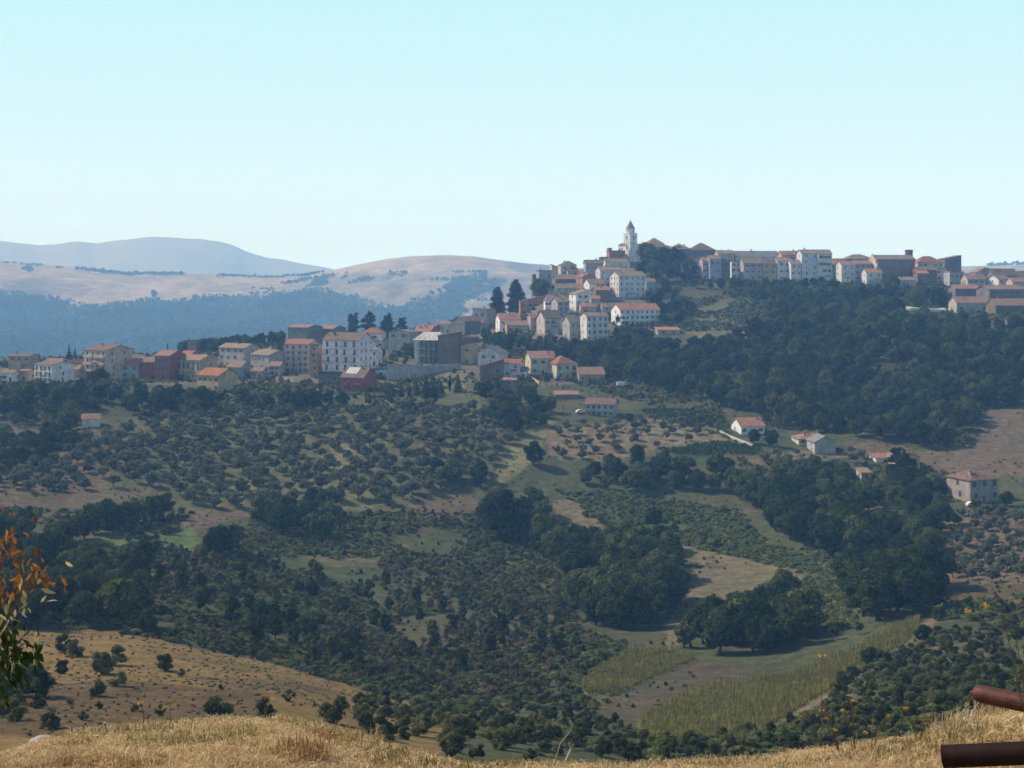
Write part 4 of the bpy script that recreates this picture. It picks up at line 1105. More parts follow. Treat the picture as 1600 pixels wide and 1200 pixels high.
HS("little white house right of the small white house with red roof", 812,822,826,'R',580,592,'g',574,'white','rpink',1,cols=1,d=7)
HS("dark red roofed house behind the pink roofed row above the unfinished building", 660,680,686,'R',513,524,'g',506,'brown','rred',1,cols=2,d=8)
# ---- ridge right of the church
HS("palace with long hipped tan roof right of the church", 1045,1048,1080,'L',389,410,'h',380,'dgrey','rtan',2,cols=5,d=16,chim=2)
HS("dark end block of the palace with hipped roof", 1076,1079,1119,'L',391,412,'h',379,'dgrey','rbrown',2,cols=4,d=16,chim=1)
HS("grey low house at the left end of the cliff row", 1080,1083,1097,'L',405,432,'f',404,'pale','rtan',2,cols=2,d=9)
HS("grey house with tan roof on the cliff, next to the left end", 1095,1098,1113,'L',408,438,'g',402,'stone','rtan',3,cols=2,d=10)
HS("tall grey cliff house with big arched opening", 1106,1109,1127,'L',405,440,'g',399,'grey','rtan',3,cols=2,d=10)
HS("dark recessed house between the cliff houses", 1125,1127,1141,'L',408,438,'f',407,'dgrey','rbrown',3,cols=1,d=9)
HS("low roofed houses on the skyline behind the cliff row", 1119,1122,1147,'L',396,412,'g',391,'stone','rtan',1,cols=2,d=9,chim=2,D=1015)
HS("pale narrow house with scrolled gable on the cliff", 1140,1143,1159,'L',409,436,'f',408,'white','rtan',3,cols=2,d=9,chim=0)
HS("long grey hall roof on the skyline behind the cliff houses", 1145,1149,1219,'L',401,420,'g',392,'pale','rgrey',1,cols=4,d=14,chim=2,D=1020,name="hall",cat="hall")
HS("brown grey house with two bricked arches on the cliff", 1159,1162,1192,'L',411,438,'g',402,'stone','rtan',3,cols=3,d=10)
HS("ochre topped cliff house with small balcony", 1191,1193,1214,'L',412,439,'g',406,'ochre','rbrown',3,cols=2,d=10)
HS("pale blue grey cliff house right of the ochre topped one", 1213,1215,1237,'L',408,440,'g',402,'pale','rpink',3,cols=2,d=10)
HS("small cliff house with pink roof and big arch", 1234,1236,1252,'L',412,442,'g',406,'pale','rpink',3,cols=2,d=10)
HS("pink roofed house on the skyline left of the tall pale house", 1219,1222,1252,'L',398,420,'g',392,'pinkish','rpink',2,cols=3,d=10,chim=2,D=1000)
HS("tall pale house on the ridge, the highest of the cliff row", 1250,1253,1280,'L',396,441,'g',390,'pale','rtan',5,cols=2,d=12,chim=1,aerial=True)
HS("glazed top floor wing right of the tall pale house", 1277,1279,1300,'L',397,440,'g',390,'pale','rtan',4,cols=3,d=12,chim=1,winscale=1.3)
HS("low house with round dark arch beside the glazed wing", 1298,1300,1316,'L',413,440,'g',408,'grey','rtan',2,cols=2,d=9,D=985)
HS("small bright orange roof on the skyline right of the tall pale house", 1302,1304,1320,'L',411,425,'g',404,'pinkish','rorange',1,cols=1,d=9,D=1010)
HS("three storey pale house with dark windows right of the arch", 1311,1315,1337,'L',414,443,'g',408,'pale','rpink',3,cols=2,d=10,shut=False)
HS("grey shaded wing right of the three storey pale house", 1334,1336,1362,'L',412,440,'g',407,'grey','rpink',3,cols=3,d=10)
HS("brown hipped roof house on the skyline left of the chapel", 1319,1323,1367,'L',405,425,'h',397,'brown','rtan',1,cols=3,d=13,D=1005)
HS("small pale house with orange roof in the trees under the chapel", 1351,1354,1379,'L',426,444,'g',420,'pale','rorange',2,cols=2,d=9)
HS("red hip roofed cream house right of the chapel", 1430,1434,1475,'L',410,428,'h',400,'cream','rred',2,cols=5,d=12,chim=2,D=985)
HS("brown low house in front of the red hip roofed house", 1431,1433,1463,'L',422,440,'g',417,'brown','rbrown',2,cols=2,d=9,aerial=True)
HS("pale house with small window right of the brown low house", 1462,1464,1480,'L',420,440,'f',419,'pale','rtan',2,cols=2,d=9)
HS("dark tower like house with sloping roof near the right end of the ridge", 1473,1476,1503,'L',405,432,'L',399,'dgrey','rbrown',2,cols=1,d=11,chim=0)
HS("grey house under the dark tower like house", 1481,1484,1507,'L',426,448,'f',425,'grey','rtan',2,cols=3,d=9)
HS("small orange roof shed under the brown low house", 1432,1434,1451,'L',427,440,'g',423,'brown','rorange',1,cols=1,d=7,D=925,name="shed",cat="shed")
HS("little house with flat tan roof between the trees under the chapel", 1405,1407,1432,'L',438,450,'B',433,'stone','rtan',1,cols=2,d=8)
# ---- right end
HS("gabled grey house on the right slope skyline", 1524,1527,1553,'L',425,440,'G',418,'grey','rtan',1,cols=2,d=10)
HS("house with dark sloping roof at the right end of the skyline", 1550,1553,1591,'L',430,442,'g',420,'dgrey','rbrown',1,cols=2,d=11)
HS("tan roofed house below the gabled grey house", 1509,1512,1541,'L',436,455,'g',428,'stone','rpink',2,cols=3,d=10)
HS("pale house with lit wall below the dark sloping roof", 1549,1560,1581,'L',436,453,'g',430,'white','rtan',2,cols=2,d=10)
HS("pink roofed house cut by the right edge of the photo, upper one", 1580,1582,1612,'L',440,456,'g',434,'pinkish','rpink',1,cols=3,d=10)
HS("dark house with arcade and pink roof on the right slope", 1490,1493,1532,'L',451,474,'g',445,'dgrey','rpink',2,cols=4,d=10)
HS("long dark row house with pink roof at the right edge", 1534,1546,1612,'L',452,476,'g',446,'dgrey','rpink',2,cols=7,d=11,chim=0)
HS("lower pink roofed house on the right slope", 1491,1495,1548,'L',473,490,'g',464,'stone','rpink',1,cols=3,d=11)
HS("lowest pink roofed house at the right edge", 1550,1556,1615,'L',477,492,'g',467,'brown','rpink',1,cols=3,d=11)
HS("long white metal shed roof among the trees under the chapel", 1452,1454,1480,'L',484,488,'B',482,'white','rwhite',1,cols=0,d=4,chim=0,door=False,name="shed",cat="shed")
HS("smaller white shed roof left of the long white one", 1419,1421,1438,'L',482,486,'B',480,'white','rwhite',1,cols=0,d=4,chim=0,door=False,name="shed",cat="shed")
# ---- valley
HS("small white hut with pink roof in the olive grove", 122,129,154,'L',655,669,'g',648,'white','rpink',1,cols=0,d=6,chim=0,door=False,name="hut",cat="hut")
HS("grey two storey block in the grove below the village", 915,959,969,'R',632,653,'g',624,'grey','rbrown',2,cols=5,d=10,bal=[(0,1,'w')])
HS("villa with the bright orange roof and white gable", 1148,1158,1196,'L',666,680,'g',655,'white','rorange',1,cols=3,d=10,chim=1,name="villa",cat="villa")
HS("pink roofed wing of the grey gabled farmhouse", 1244,1248,1296,'L',686,696,'h',678,'pale','rpink',1,cols=4,d=10,chim=2,name="farmhouse",cat="farmhouse")
HS("grey gabled farmhouse on the slope", 1270,1273,1306,'L',691,710,'G',682,'grey','rgrey',2,cols=0,d=11,chim=0,door=False,name="farmhouse",cat="farmhouse")
HS("farmhouse with the yellow wall behind the cedars", 1398,1400,1438,'L',714,735,'G',707,'yellow','rpink',2,cols=2,d=11,name="farmhouse",cat="farmhouse")
HS("low white and red roof left of the farmhouse with the yellow wall", 1366,1369,1393,'L',716,724,'B',713,'white','rpink',1,cols=1,d=7,chim=0,name="shed",cat="shed")
HS("little stone shed below the cedars", 1344,1346,1362,'L',739,750,'B',735,'stone','rtan',1,cols=1,d=6,chim=0,name="shed",cat="shed")
HS("big pale villa with tall arched windows and red hip roof", 1495,1516,1566,'L',751,786,'h',739,(.33,.30,.27),'rbrown',2,cols=3,d=12,chim=2,name="villa",cat="villa",shut=False,winscale=1.5)
HS("low roof in the trees left of the grey block", 866,868,904,'L',617,624,'B',613,'dgrey','rpink',1,cols=1,d=6,chim=0,name="shed",cat="shed")
HS("small grey hut at the far left of the olive slope", 26,28,37,'L',664,671,'f',663,'grey','rgrey',1,cols=0,d=3,chim=0,door=False,name="hut",cat="hut")

# solar panels on the red house, scrolled gable, glazing and so on
def find(lbl): return [o for o in bpy.data.objects if o.get("label") == lbl][0]

# ---- church and bell tower
D = hit(985, 411).y; k = D / F
cz = (V0 - 411) * k
def church_pt(u): return (u - U0) * k
M_stone = M_plaster
rt = link("church", None, None, (church_pt(985), D + 8, cz), math.radians(38)); rt.scale = (1.15, 1.15, 1.04)
W = lambda px: px * k
nave = MB().box(-4.8, 14, -2.0, 4.6, -5, W(27)).box(-4.8, 5.5, -4.6, -2.0, -5, W(20)).box(-6.6, -4.8, -2.5, 3.6, -5, W(14))
n_ = nave.build("wall", M_plaster, rt); n_.color = (.80, .77, .70, 1)
rf = MB().add([(-5.2,-2.4,W(27)),(14.4,-2.4,W(27)),(14.4,5.0,W(27)),(-5.2,5.0,W(27)),(-5.2,1.3,W(30)),(14.4,1.3,W(30))], [(0,1,5,4),(2,3,4,5),(0,4,3),(1,2,5),(0,3,2,1)]).build("roof", M_tile, rt); rf.color = RPAL['rtan'] + (1,)
for (x, y, z, rz, s) in [(-2.6,-4.62,W(14),0,.8),(1.6,-4.62,W(14),0,.8),(-2.6,-4.62,W(7),0,.8),(1.6,-4.62,W(7),0,.8),(8,-2.02,W(17),0,.8),(11,-2.02,W(9),0,.8),(-4.82,1.5,W(20),-math.pi/2,.8),(-4.82,3.2,W(19),-math.pi/2,.8)]:
    o = link("window", ME_win, rt, (x, y, z), rz); o.scale = (s, 1, 1.3); o.color = (.4, .38, .34, 1)
tag(rt, "white stone church at the top of the old town", "church")
th_ = math.radians(38); tb = link("bell_tower", None, None, (church_pt(986), D + 5.5, cz), th_)
a = W(15.6) / 2 / (math.cos(th_) + math.sin(th_)) * 1.36; b = a * .88
sh = MB().box(-a, a, -a, a, -5, W(46)).box(-a-.22, a+.22, -a-.22, a+.22, W(46), W(47)).box(-a-.12, a+.12, -a-.12, a+.12, W(27), W(27.6))
s_ = sh.build("shaft", M_plaster, tb); s_.color = (.80, .78, .72, 1)
c2 = b * .414
octp = [(-b,-c2),(-c2,-b),(c2,-b),(b,-c2),(b,c2),(c2,b),(-c2,b),(-b,c2)]
dr = MB().add([(x,y,W(47)) for x,y in octp]+[(x,y,W(53)) for x,y in octp], [tuple(range(8))[::-1], tuple(range(8,16))]+[(i,(i+1)%8,8+(i+1)%8,8+i) for i in range(8)])
q = 1.10
dr.add([(x*q,y*q,W(53)) for x,y in octp]+[(x*q,y*q,W(54)) for x,y in octp], [tuple(range(8))[::-1], tuple(range(8,16))]+[(i,(i+1)%8,8+(i+1)%8,8+i) for i in range(8)])
d_ = dr.build("belfry_drum", M_plaster, tb); d_.color = (.78, .75, .70, 1)
sp = MB().add([(x*1.12,y*1.12,W(54)) for x,y in octp]+[(0,0,W(67.5))], [tuple(range(8))[::-1]]+[(i,(i+1)%8,8) for i in range(8)]).build("spire", M_tile, tb); sp.color = (.27, .22, .21, 1)
MB().tube([(0,0,W(67)),(0,0,W(70))], .06, 5).tube([(-.4,0,W(69)),(.4,0,W(69))], .05, 5).build("cross", M_darkm, sp)
def arch_mesh(name, mat, w=1.0, h=1.0):
    m = MB(); n = 8
    pts = [(-.5*w, 0), (.5*w, 0)] + [(.5*w*math.cos(t), h - .5*w + .5*w*math.sin(t)) for t in [i*math.pi/n for i in range(n+1)]]
    m.add([(x, -.05, z) for x, z in pts] + [(x, .05, z) for x, z in pts], [tuple(range(len(pts))), tuple(range(len(pts), 2*len(pts)))[::-1]] + [(i, i+len(pts), (i+1) % len(pts)+len(pts), (i+1) % len(pts)) for i in range(len(pts))])
    return m.mesh(name, mat)
ME_arch = arch_mesh("arch_opening", M_pane, 1.0, 2.6); ME_archs = arch_mesh("small_opening", M_pane, .7, 1.4)
for z, me in ((W(37), ME_arch), (W(29), ME_archs)):
    for rz, x, y in ((0,0,-a-.01),(-math.pi/2,-a-.01,0),(math.pi/2,a+.01,0),(math.pi,0,a+.01)):
        link("bell_opening", me, tb, (x, y, z), rz)
link("bell_opening", ME_archs, tb, (0, -b-.01, W(48.5)), 0); link("bell_opening", ME_archs, tb, (-b-.01, 0, W(48.5)), -math.pi/2)
tag(tb, "square white bell tower with pointed grey spire beside the church", "bell tower")
# domed roof house behind the church
HS("church choir with low hipped roof behind the trees right of the tower", 1008,1012,1038,'L',381,398,'h',371,'pale','rtan',1,cols=0,d=14,chim=0,door=False,D=1062,name="church_choir",cat="church choir")
HS("low flat roof between the church and the palace", 1014,1018,1052,'L',386,398,'h',381,'grey','rbrown',1,cols=2,d=12,chim=0,D=1050)
HS("dark stone wall house directly under the church", 981,984,1003,'L',411,424,'f',410,'dgrey','rbrown',1,cols=1,d=6,chim=0)

# ---- chapel with facade and round tower
D = 955; k = D / F; base = (V0 - 436) * k
rt = link("chapel", None, None, ((1398 - U0) * k, D + 7, base), math.radians(14))
Lc = 62 * k / math.cos(math.radians(14)); e = 31 * k
o = wall_mb('g', Lc, 12, -3, e, 2.6).build("wall", M_plaster, rt); o.color = (.22, .17, .13, 1)
o = roof_mb('g', Lc, 12, e, 2.6, .4).build("roof", M_tile, rt); o.color = RPAL['rtan'] + (1,)
pts = [(-6.3, -3), (6.3, -3), (6.3, e*.72), (5.0, e*.8), (4.2, e*1.0), (2.2, e*1.08), (1.6, e*1.22), (0, e*1.28), (-1.6, e*1.22), (-2.2, e*1.08), (-4.2, e*1.0), (-5.0, e*.8), (-6.3, e*.72)]
n = len(pts); m = MB().add([(-Lc/2-.9, y, z) for y, z in pts] + [(-Lc/2-.02, y, z) for y, z in pts], [tuple(range(n)), tuple(range(n, 2*n))[::-1]] + [(i, i+n, (i+1) % n+n, (i+1) % n) for i in range(n)])
o = m.build("facade", M_plaster, rt); o.color = (.60, .50, .38, 1)
link("window", ME_arch, rt, (-Lc/2-.92, 0, e*.45), -math.pi/2)
for x in (-Lc*.2, Lc*.15, Lc*.38): o = link("window", ME_win, rt, (x, -6.02, e*.55)); o.color = (.3,.25,.2,1)
tag(rt, "brown chapel with curved pale facade on the ridge", "chapel")
D = 975; k = D / F
rt = link("water_tower", None, None, ((1420 - U0) * k, D, (V0 - 425) * k))
def lathe(prof, n=20, mi=0):
    m = MB(); vs = []; fs = []
    for r_, z in prof:
        for i in range(n): t = 2*math.pi*i/n; vs.append((r_*math.cos(t), r_*math.sin(t), z))
    for j2 in range(len(prof)-1):
        for i in range(n): fs.append((j2*n+i, j2*n+(i+1) % n, (j2+1)*n+(i+1) % n, (j2+1)*n+i))
    m.add(vs, fs, mi); return m
R_ = 6 * k
o = lathe([(R_, -3), (R_, 32.5*k), (R_+.25, 32.6*k), (R_+.25, 34.6*k), (.01, 35.2*k)]).build("drum", M_plaster, rt); o.color = (.22, .14, .12, 1)
o = lathe([(R_+.3, 32.5*k), (R_+.3, 33.2*k)]).build("rim", M_plaster, rt); o.color = (.3, .25, .22, 1)
tag(rt, "round brown water tower rising behind the chapel roof", "water tower")

# ---- unfinished concrete building
D = hit(652, 569).y; k = D / F
rt = link("building_frame", None, None, ((674 - U0) * k, D + 7, (V0 - 569) * k), math.radians(-12))
w2 = 46 * k / 2; H = 38 * k
fr = MB()
for f in range(1, 4): fr.box(-w2, w2, -6, 6, f * H / 3.35 - .15, f * H / 3.35 + .15)
fr.build("floor_slab", M_plaster, rt).color = (.40, .39, .37, 1)
for x in np.linspace(-w2 + .2, w2 - .2, 7):
    for y in (-5.8, 0, 5.8):
        MB().box(x - .15, x + .15, y - .15, y + .15, -2, H + 1).build("column", M_plaster, rt).color = (.60, .59, .56, 1)
MB().box(-w2 + .5, w2 - .5, .5, .8, 0, H).build("inner_wall", M_plaster, rt).color = (.38, .36, .34, 1)
for f in range(4): MB().box(-w2, w2, -6.1, -6.02, f * H / 3.35 + .9, f * H / 3.35 + 1.0).build("rail", M_metal, rt)
MB().box(-w2 - .1, -w2 + 1.8, -6.3, -6.0, -1, H).box(-w2 - .2, -w2 - .0, -6.3, -1, -1, H).build("stair_panel", M_plaster, rt).color = (.62, .62, .60, 1)
MB().add([(-w2-1,-7,H-.2),(w2+1,-7,H-.2),(w2+1,7,H-.2),(-w2-1,7,H-.2),(-w2+3,0,H+3.6),(w2-3,0,H+3.6)], [(0,1,5,4),(2,3,4,5),(0,4,3),(1,2,5),(0,3,2,1)]).build("roof", M_plaster, rt).color = (.58, .56, .52, 1)
tag(rt, "unfinished concrete building with open floors and pale roof", "building frame")
HOUSE_UV.append(((674 - U0) * k, D + 7, 2*w2, 12, 1, 0))

# ---- walls
def wall_run(name, pts, v_top, thick, col, label, cat="wall"):
    """pts: photo (u, v of the foot); v_top: rows of the top at the same places"""
    P = [hit(u, v) for u, v in pts]; m = MB()
    for i in range(len(P) - 1):
        a, b = P[i], P[i + 1]; za = (V0 - v_top[i]) / F * a.y; zb = (V0 - v_top[i + 1]) / F * b.y
        nrm = Vector((-(b.y - a.y), b.x - a.x, 0)).normalized() * thick
        z0a, z0b = a.z - 2, b.z - 2
        m.add([(a.x, a.y, z0a), (b.x, b.y, z0b), (b.x, b.y, zb), (a.x, a.y, za), (a.x+nrm.x, a.y+nrm.y, z0a), (b.x+nrm.x, b.y+nrm.y, z0b), (b.x+nrm.x, b.y+nrm.y, zb), (a.x+nrm.x, a.y+nrm.y, za)],
              [(0,1,2,3),(5,4,7,6),(3,2,6,7),(0,3,7,4),(1,5,6,2)])
    o = m.build(name, M_plaster); o.color = tuple(col) + (1,)
    return tag(o, label, cat, None, 'thing')
wall_run("retaining_wall", [(605,594),(634,594),(660,588),(690,582),(720,577)], [569,569,571,570,568], .6, (.40,.39,.37), "long grey concrete retaining wall below the unfinished building")
wall_run("road_wall", [(382,614),(440,616),(500,617),(560,617),(612,616)], [611,613,613.5,613.5,613], .3, (.36,.34,.30), "low grey wall along the village road under the red house")
wall_run("garden_wall", [(1124,676),(1140,684),(1158,692),(1176,698)], [672,680,687,694], .25, (.62,.60,.56), "white garden wall climbing to the villa with the orange roof")
wall_run("stone_wall", [(1104,441),(1150,443),(1200,445),(1260,447),(1320,447)], [436,437,438,441,441], .5, (.24,.22,.19), "dark stone wall at the foot of the cliff houses")
wall_run("driveway_wall", [(816,576),(826,590),(842,600)], [572,586,596], .3, (.55,.50,.42), "pale driveway wall left of the villa with the hip roof")

wall_run("terrace_wall", [(836,524),(870,527),(905,531)], [520,523,527], .4, (.34,.31,.27), "grey terrace wall below the pale house with lit gable")
wall_run("terrace_wall", [(845,489),(880,492),(915,493)], [485,488,489], .4, (.34,.31,.27), "grey terrace wall under the white house with pink shed roof")
wall_run("terrace_wall", [(1085,512),(1130,510),(1200,510)], [509,507,507], .4, (.30,.26,.21), "long low terrace wall across the terraced garden")
wall_run("terrace_wall", [(950,469),(985,469),(1015,466)], [464,464,462], .4, (.34,.32,.28), "stone terrace wall at the foot of the large grey house")
wall_run("terrace_wall", [(70,604),(150,604),(215,603)], [600,600,599], .4, (.36,.33,.28), "pale terrace wall below the left end of the village")
# ---- village road
Pr = [hit(u, v) for u, v in ((340,612),(400,611),(450,612),(520,613),(580,613),(640,612),(690,609))]
mr = MB()
for i in range(len(Pr) - 1):
    a, b = Pr[i], Pr[i + 1]
    mr.add([(a.x, a.y, a.z + .25), (b.x, b.y, b.z + .25), (b.x, b.y + 6, b.z + .3), (a.x, a.y + 6, a.z + .3), (a.x, a.y, a.z - 1), (b.x, b.y, b.z - 1)], [(0,1,2,3),(4,5,1,0)])
M_road, nt_, b_ = new_mat("asphalt"); c_ = ramp(nt_, noise_node(nt_, 2, 4).outputs[0], [(.3, (.10, .098, .09)), (.7, (.17, .165, .155))]); nt_.links.new(c_.outputs[0], b_.inputs["Base Color"])
tag(mr.build("road", M_road), kind="structure")

# ---- cars
M_carw = objcol_mat("car_paint", .03, .35, streak=False); M_tyre, nt_, b_ = new_mat("tyre_rubber"); b_.inputs["Base Color"].default_value = (.02, .02, .02, 1)
def car(x, y, z, rz, col, label, van=False):
    rt = link("van" if van else "parked_car", None, None, (x, y, z), rz)
    def prism(prof, hw, nm, mat, inset=0):
        n = len(prof); m = MB().add([(px, -hw, pz) for px, pz in prof] + [(px, hw, pz) for px, pz in prof], [tuple(range(n)), tuple(range(n, 2*n))[::-1]] + [(i, i+n, (i+1) % n+n, (i+1) % n) for i in range(n)])
        return m.build(nm, mat, rt)
    if van:
        b = prism([(-2.4,.35),(2.4,.35),(2.45,.9),(2.1,1.15),(1.7,1.95),(-2.4,2.0)], .92, "body", M_carw)
        g = prism([(.9,1.2),(2.0,1.2),(1.68,1.85),(.9,1.85)], .935, "window", M_pane)
    else:
        b = prism([(-2.05,.3),(2.05,.3),(2.1,.72),(1.9,.88),(1.0,.98),(.45,1.42),(-1.1,1.45),(-1.85,.98),(-2.08,.8)], .84, "body", M_carw)
        g = prism([(-1.6,.98),(.85,.98),(.40,1.36),(-1.05,1.38)], .855, "window", M_pane)
    b.color = tuple(col) + (1,)
    for sx in (-1.3, 1.3):
        for sy in (-.82, .82):
            MB().tube([(sx, sy - .1, .32), (sx, sy + .1, .32)], .32, 12).build("wheel", M_tyre, rt)
    for sy in (-.55, .55): MB().box(2.03, 2.12, sy - .15, sy + .15, .58, .72).build("headlight", M_metal, rt)
    return tag(rt, label, "van" if van else "car")
for u, v, rz, col, lab, van in ((569,612,.1,(.7,.7,.7),"small white car on the road in front of the red house",False),(908,646,.3,(.7,.7,.7),"white car beside the grey block in the grove",False),
        (1520,792,.2,(.65,.66,.68),"white car parked in front of the big pale villa",False),(972,604,.1,(.7,.7,.7),"long white van on the bare bank under the woods",True),(583,606,.6,(.7,.7,.7),"white car at the right corner of the red house",False),
        (768,509,1.2,(.66,.66,.68),"white car parked at the street bend under the pines",False),(1308,706,.4,(.06,.07,.09),"dark car right of the grey gabled farmhouse",False)):
    p = hit(u, v); yy = p.y + (3 if v == 612 else 0); car(p.x * yy / p.y, yy, float(terrain_z(p.x * yy / p.y, yy)) + (.35 if v == 612 else .05), rz, col, lab, van)

# ---- lamps and masts
def lamp(u, v, vt, label, mast=False):
    p = hit(u, v); h = (v - vt) / F * p.y
    rt = link("lighting_mast" if mast else "street_lamp", None, None, tuple(p))
    MB().tube([(0,0,-.5),(0,0,h)], [.22, .12] if mast else [.09, .06], 8).build("pole", M_metal, rt)
    if mast: MB().box(-1.1, 1.1, -.25, .25, h - .2, h + .7).tube([(0,0,h),(0,0,h+1.0)], .1, 6).build("lamp_head", M_metal, rt)
    else: MB().tube([(0,0,h),(.7,-.2,h+.25)], .05, 5).box(.5,1.2,-.4,0,h+.15,h+.35).build("lamp_head", M_metal, rt)
    return tag(rt, label, "lighting mast" if mast else "street lamp")
lamp(449, 548, 487, "very tall pale lighting mast standing left of the grey halls", True)
for u_, v_, t_, n_ in ((395,596,570,'left of the balcony block'),(520,612,588,'left of the red house by the road'),(845,560,530,'above the villa with the hip roof'),(935,560,535,'right of the villa with the hip roof'),(1150,655,630,'above the orange roofed villa'),(880,655,632,'left of the grey block in the grove'),(1215,700,672,'between the orange roofed villa and the grey farmhouse')):
    p = hit(u_, v_); h_ = (v_ - t_) / F * p.y; rt = link("utility_pole", None, None, tuple(p))
    MB().tube([(0,0,-.5),(0,0,h_)], [.16,.11], 7).build("pole", M_bark, rt); MB().box(-.9,.9,-.06,.06,h_-.7,h_-.55).build("crossarm", M_bark, rt)
    tag(rt, "brown utility pole standing " + n_, "utility pole", "utility poles")
lamp(1124, 512, 493, "street lamp with white head in the terraced garden")
lamp(1025, 508, 498, "street lamp in front of the long white house")
lamp(1228, 500, 488, "street lamp in the trees under the cliff houses")
lamp(1330, 494, 484, "street lamp in the trees under the chapel")
lamp(609, 560, 537, "street lamp left of the leafy tree by the retaining wall")
lamp(330, 575, 555, "street lamp behind the yellow gabled house")
# white garden gazebo
p = hit(958, 532); rt = link("gazebo", None, None, tuple(p)); hk = p.y / F
for x, y in ((-3,-2),(3,-2),(3,2),(-3,2)): MB().box(x-.1,x+.1,y-.1,y+.1,-1,2.5).build("post", M_plaster, rt).color = (.65,.65,.63,1)
MB().add([(-3.6,-2.6,2.5),(3.6,-2.6,2.5),(3.6,2.6,2.5),(-3.6,2.6,2.5),(-1,0,4.0)], [(0,1,4),(1,2,4),(2,3,4),(3,0,4),(0,3,2,1)]).build("roof", M_plaster, rt).color = (.7,.7,.68,1)
MB().box(-1.4,-.6,-.4,.4,3.2,5.6).build("chimney", M_plaster, rt).color = (.7,.7,.68,1)
tag(rt, "white open gazebo with chimney right of the pale tall block", "gazebo")
# solar panels of the red house
r_ = find("red house by the road with solar panels on its brown roof"); ro = [c for c in r_.children if c.name.startswith("roof")][0]
vz = [v.co for v in ro.data.vertices]; x0 = min(v.x for v in vz); zr = max(v.z for v in vz); y0 = min(v.y for v in vz); zl = min(v.z for v in vz) + .18
M_panel, nt_, b_ = new_mat("solar_panel"); b_.inputs["Base Color"].default_value = (.55, .55, .52, 1); b_.inputs["Roughness"].default_value = .4
for i in range(4):
    xa = x0 + 1.6 + i * 1.45; t0, t1 = .35, .92
    pA = (y0 * (1 - t0), zl + (zr - zl) * t0 + .06); pB = (y0 * (1 - t1), zl + (zr - zl) * t1 + .06)
    MB().add([(xa, pA[0], pA[1]), (xa + 1.3, pA[0], pA[1]), (xa + 1.3, pB[0], pB[1]), (xa, pB[0], pB[1]), (xa, pA[0], pA[1] + .08), (xa + 1.3, pA[0], pA[1] + .08), (xa + 1.3, pB[0], pB[1] + .08), (xa, pB[0], pB[1] + .08)],
             [(0,3,2,1),(4,5,6,7),(0,1,5,4),(1,2,6,5),(2,3,7,6),(3,0,4,7)]).build("solar_panel", M_panel, ro)
# ------------------------------------------------------------------ planting
woods_far = []
TREES = []
for zi, (poly, kind, sp, sr, grp) in enumerate(ZONES):
    X, Y, U, Vv = zone_points(poly, sp, 500 + zi)
    for x, y, u, v in zip(X, Y, U, Vv):
        if not blocked(x, y, 1.5 if kind == 'shrub' else 2.6):
            if 'under the old town' in grp and fbm(np.array(x / 20.), np.array(y / 20.), 2) > .12: continue
            if 'hillside wood' in grp and fbm(np.array(x / 24. + 3), np.array(y / 24.), 2) > .27: continue
            if 'below the village' in grp and rnd.random() < .25: continue
            sc_ = rnd.uniform(*sr)
            if covers(kind, x, y, sc_):
                sc_ *= .6
                if covers(kind, x, y, sc_): continue
            TREES.append((kind, float(x), float(y), sc_, grp))
LIMIT = {'broad': 262, 'upright': 120, 'olive': 300, 'shrub': 210}
groups_n = {}
rest = {k: [] for k in LIMIT}
for kind in LIMIT:
    tt = [t for t in TREES if t[0] == kind]
    tt.sort(key=lambda t: -t[3] / t[2] + (9 if not -50 < t[1] / t[2] * F + U0 < 1650 else 0))
    for i, t in enumerate(tt):
        if i < LIMIT[kind]:
            plant(t[0], t[1], t[2], t[3], t[4])
        else:
            rest[kind].append(t)
    print("planted", kind, len(tt))

# tell alike neighbours apart by their order from left to right
by = {}
for o, u, v in AUTO: by.setdefault((o['label']), []).append((u, o))
ORD = ['first', 'second', 'third', 'fourth', 'fifth', 'sixth', 'seventh', 'eighth', 'ninth', 'tenth', 'eleventh', 'twelfth', 'thirteenth', 'fourteenth', 'fifteenth', 'sixteenth']
for lab, l in by.items():
    if 1 < len(l) <= 16 and len(lab.split()) <= 13:
        l.sort(key=lambda q: q[0])
        for i, (u, o) in enumerate(l): o['label'] = lab + ', ' + ORD[i] + ' from left'
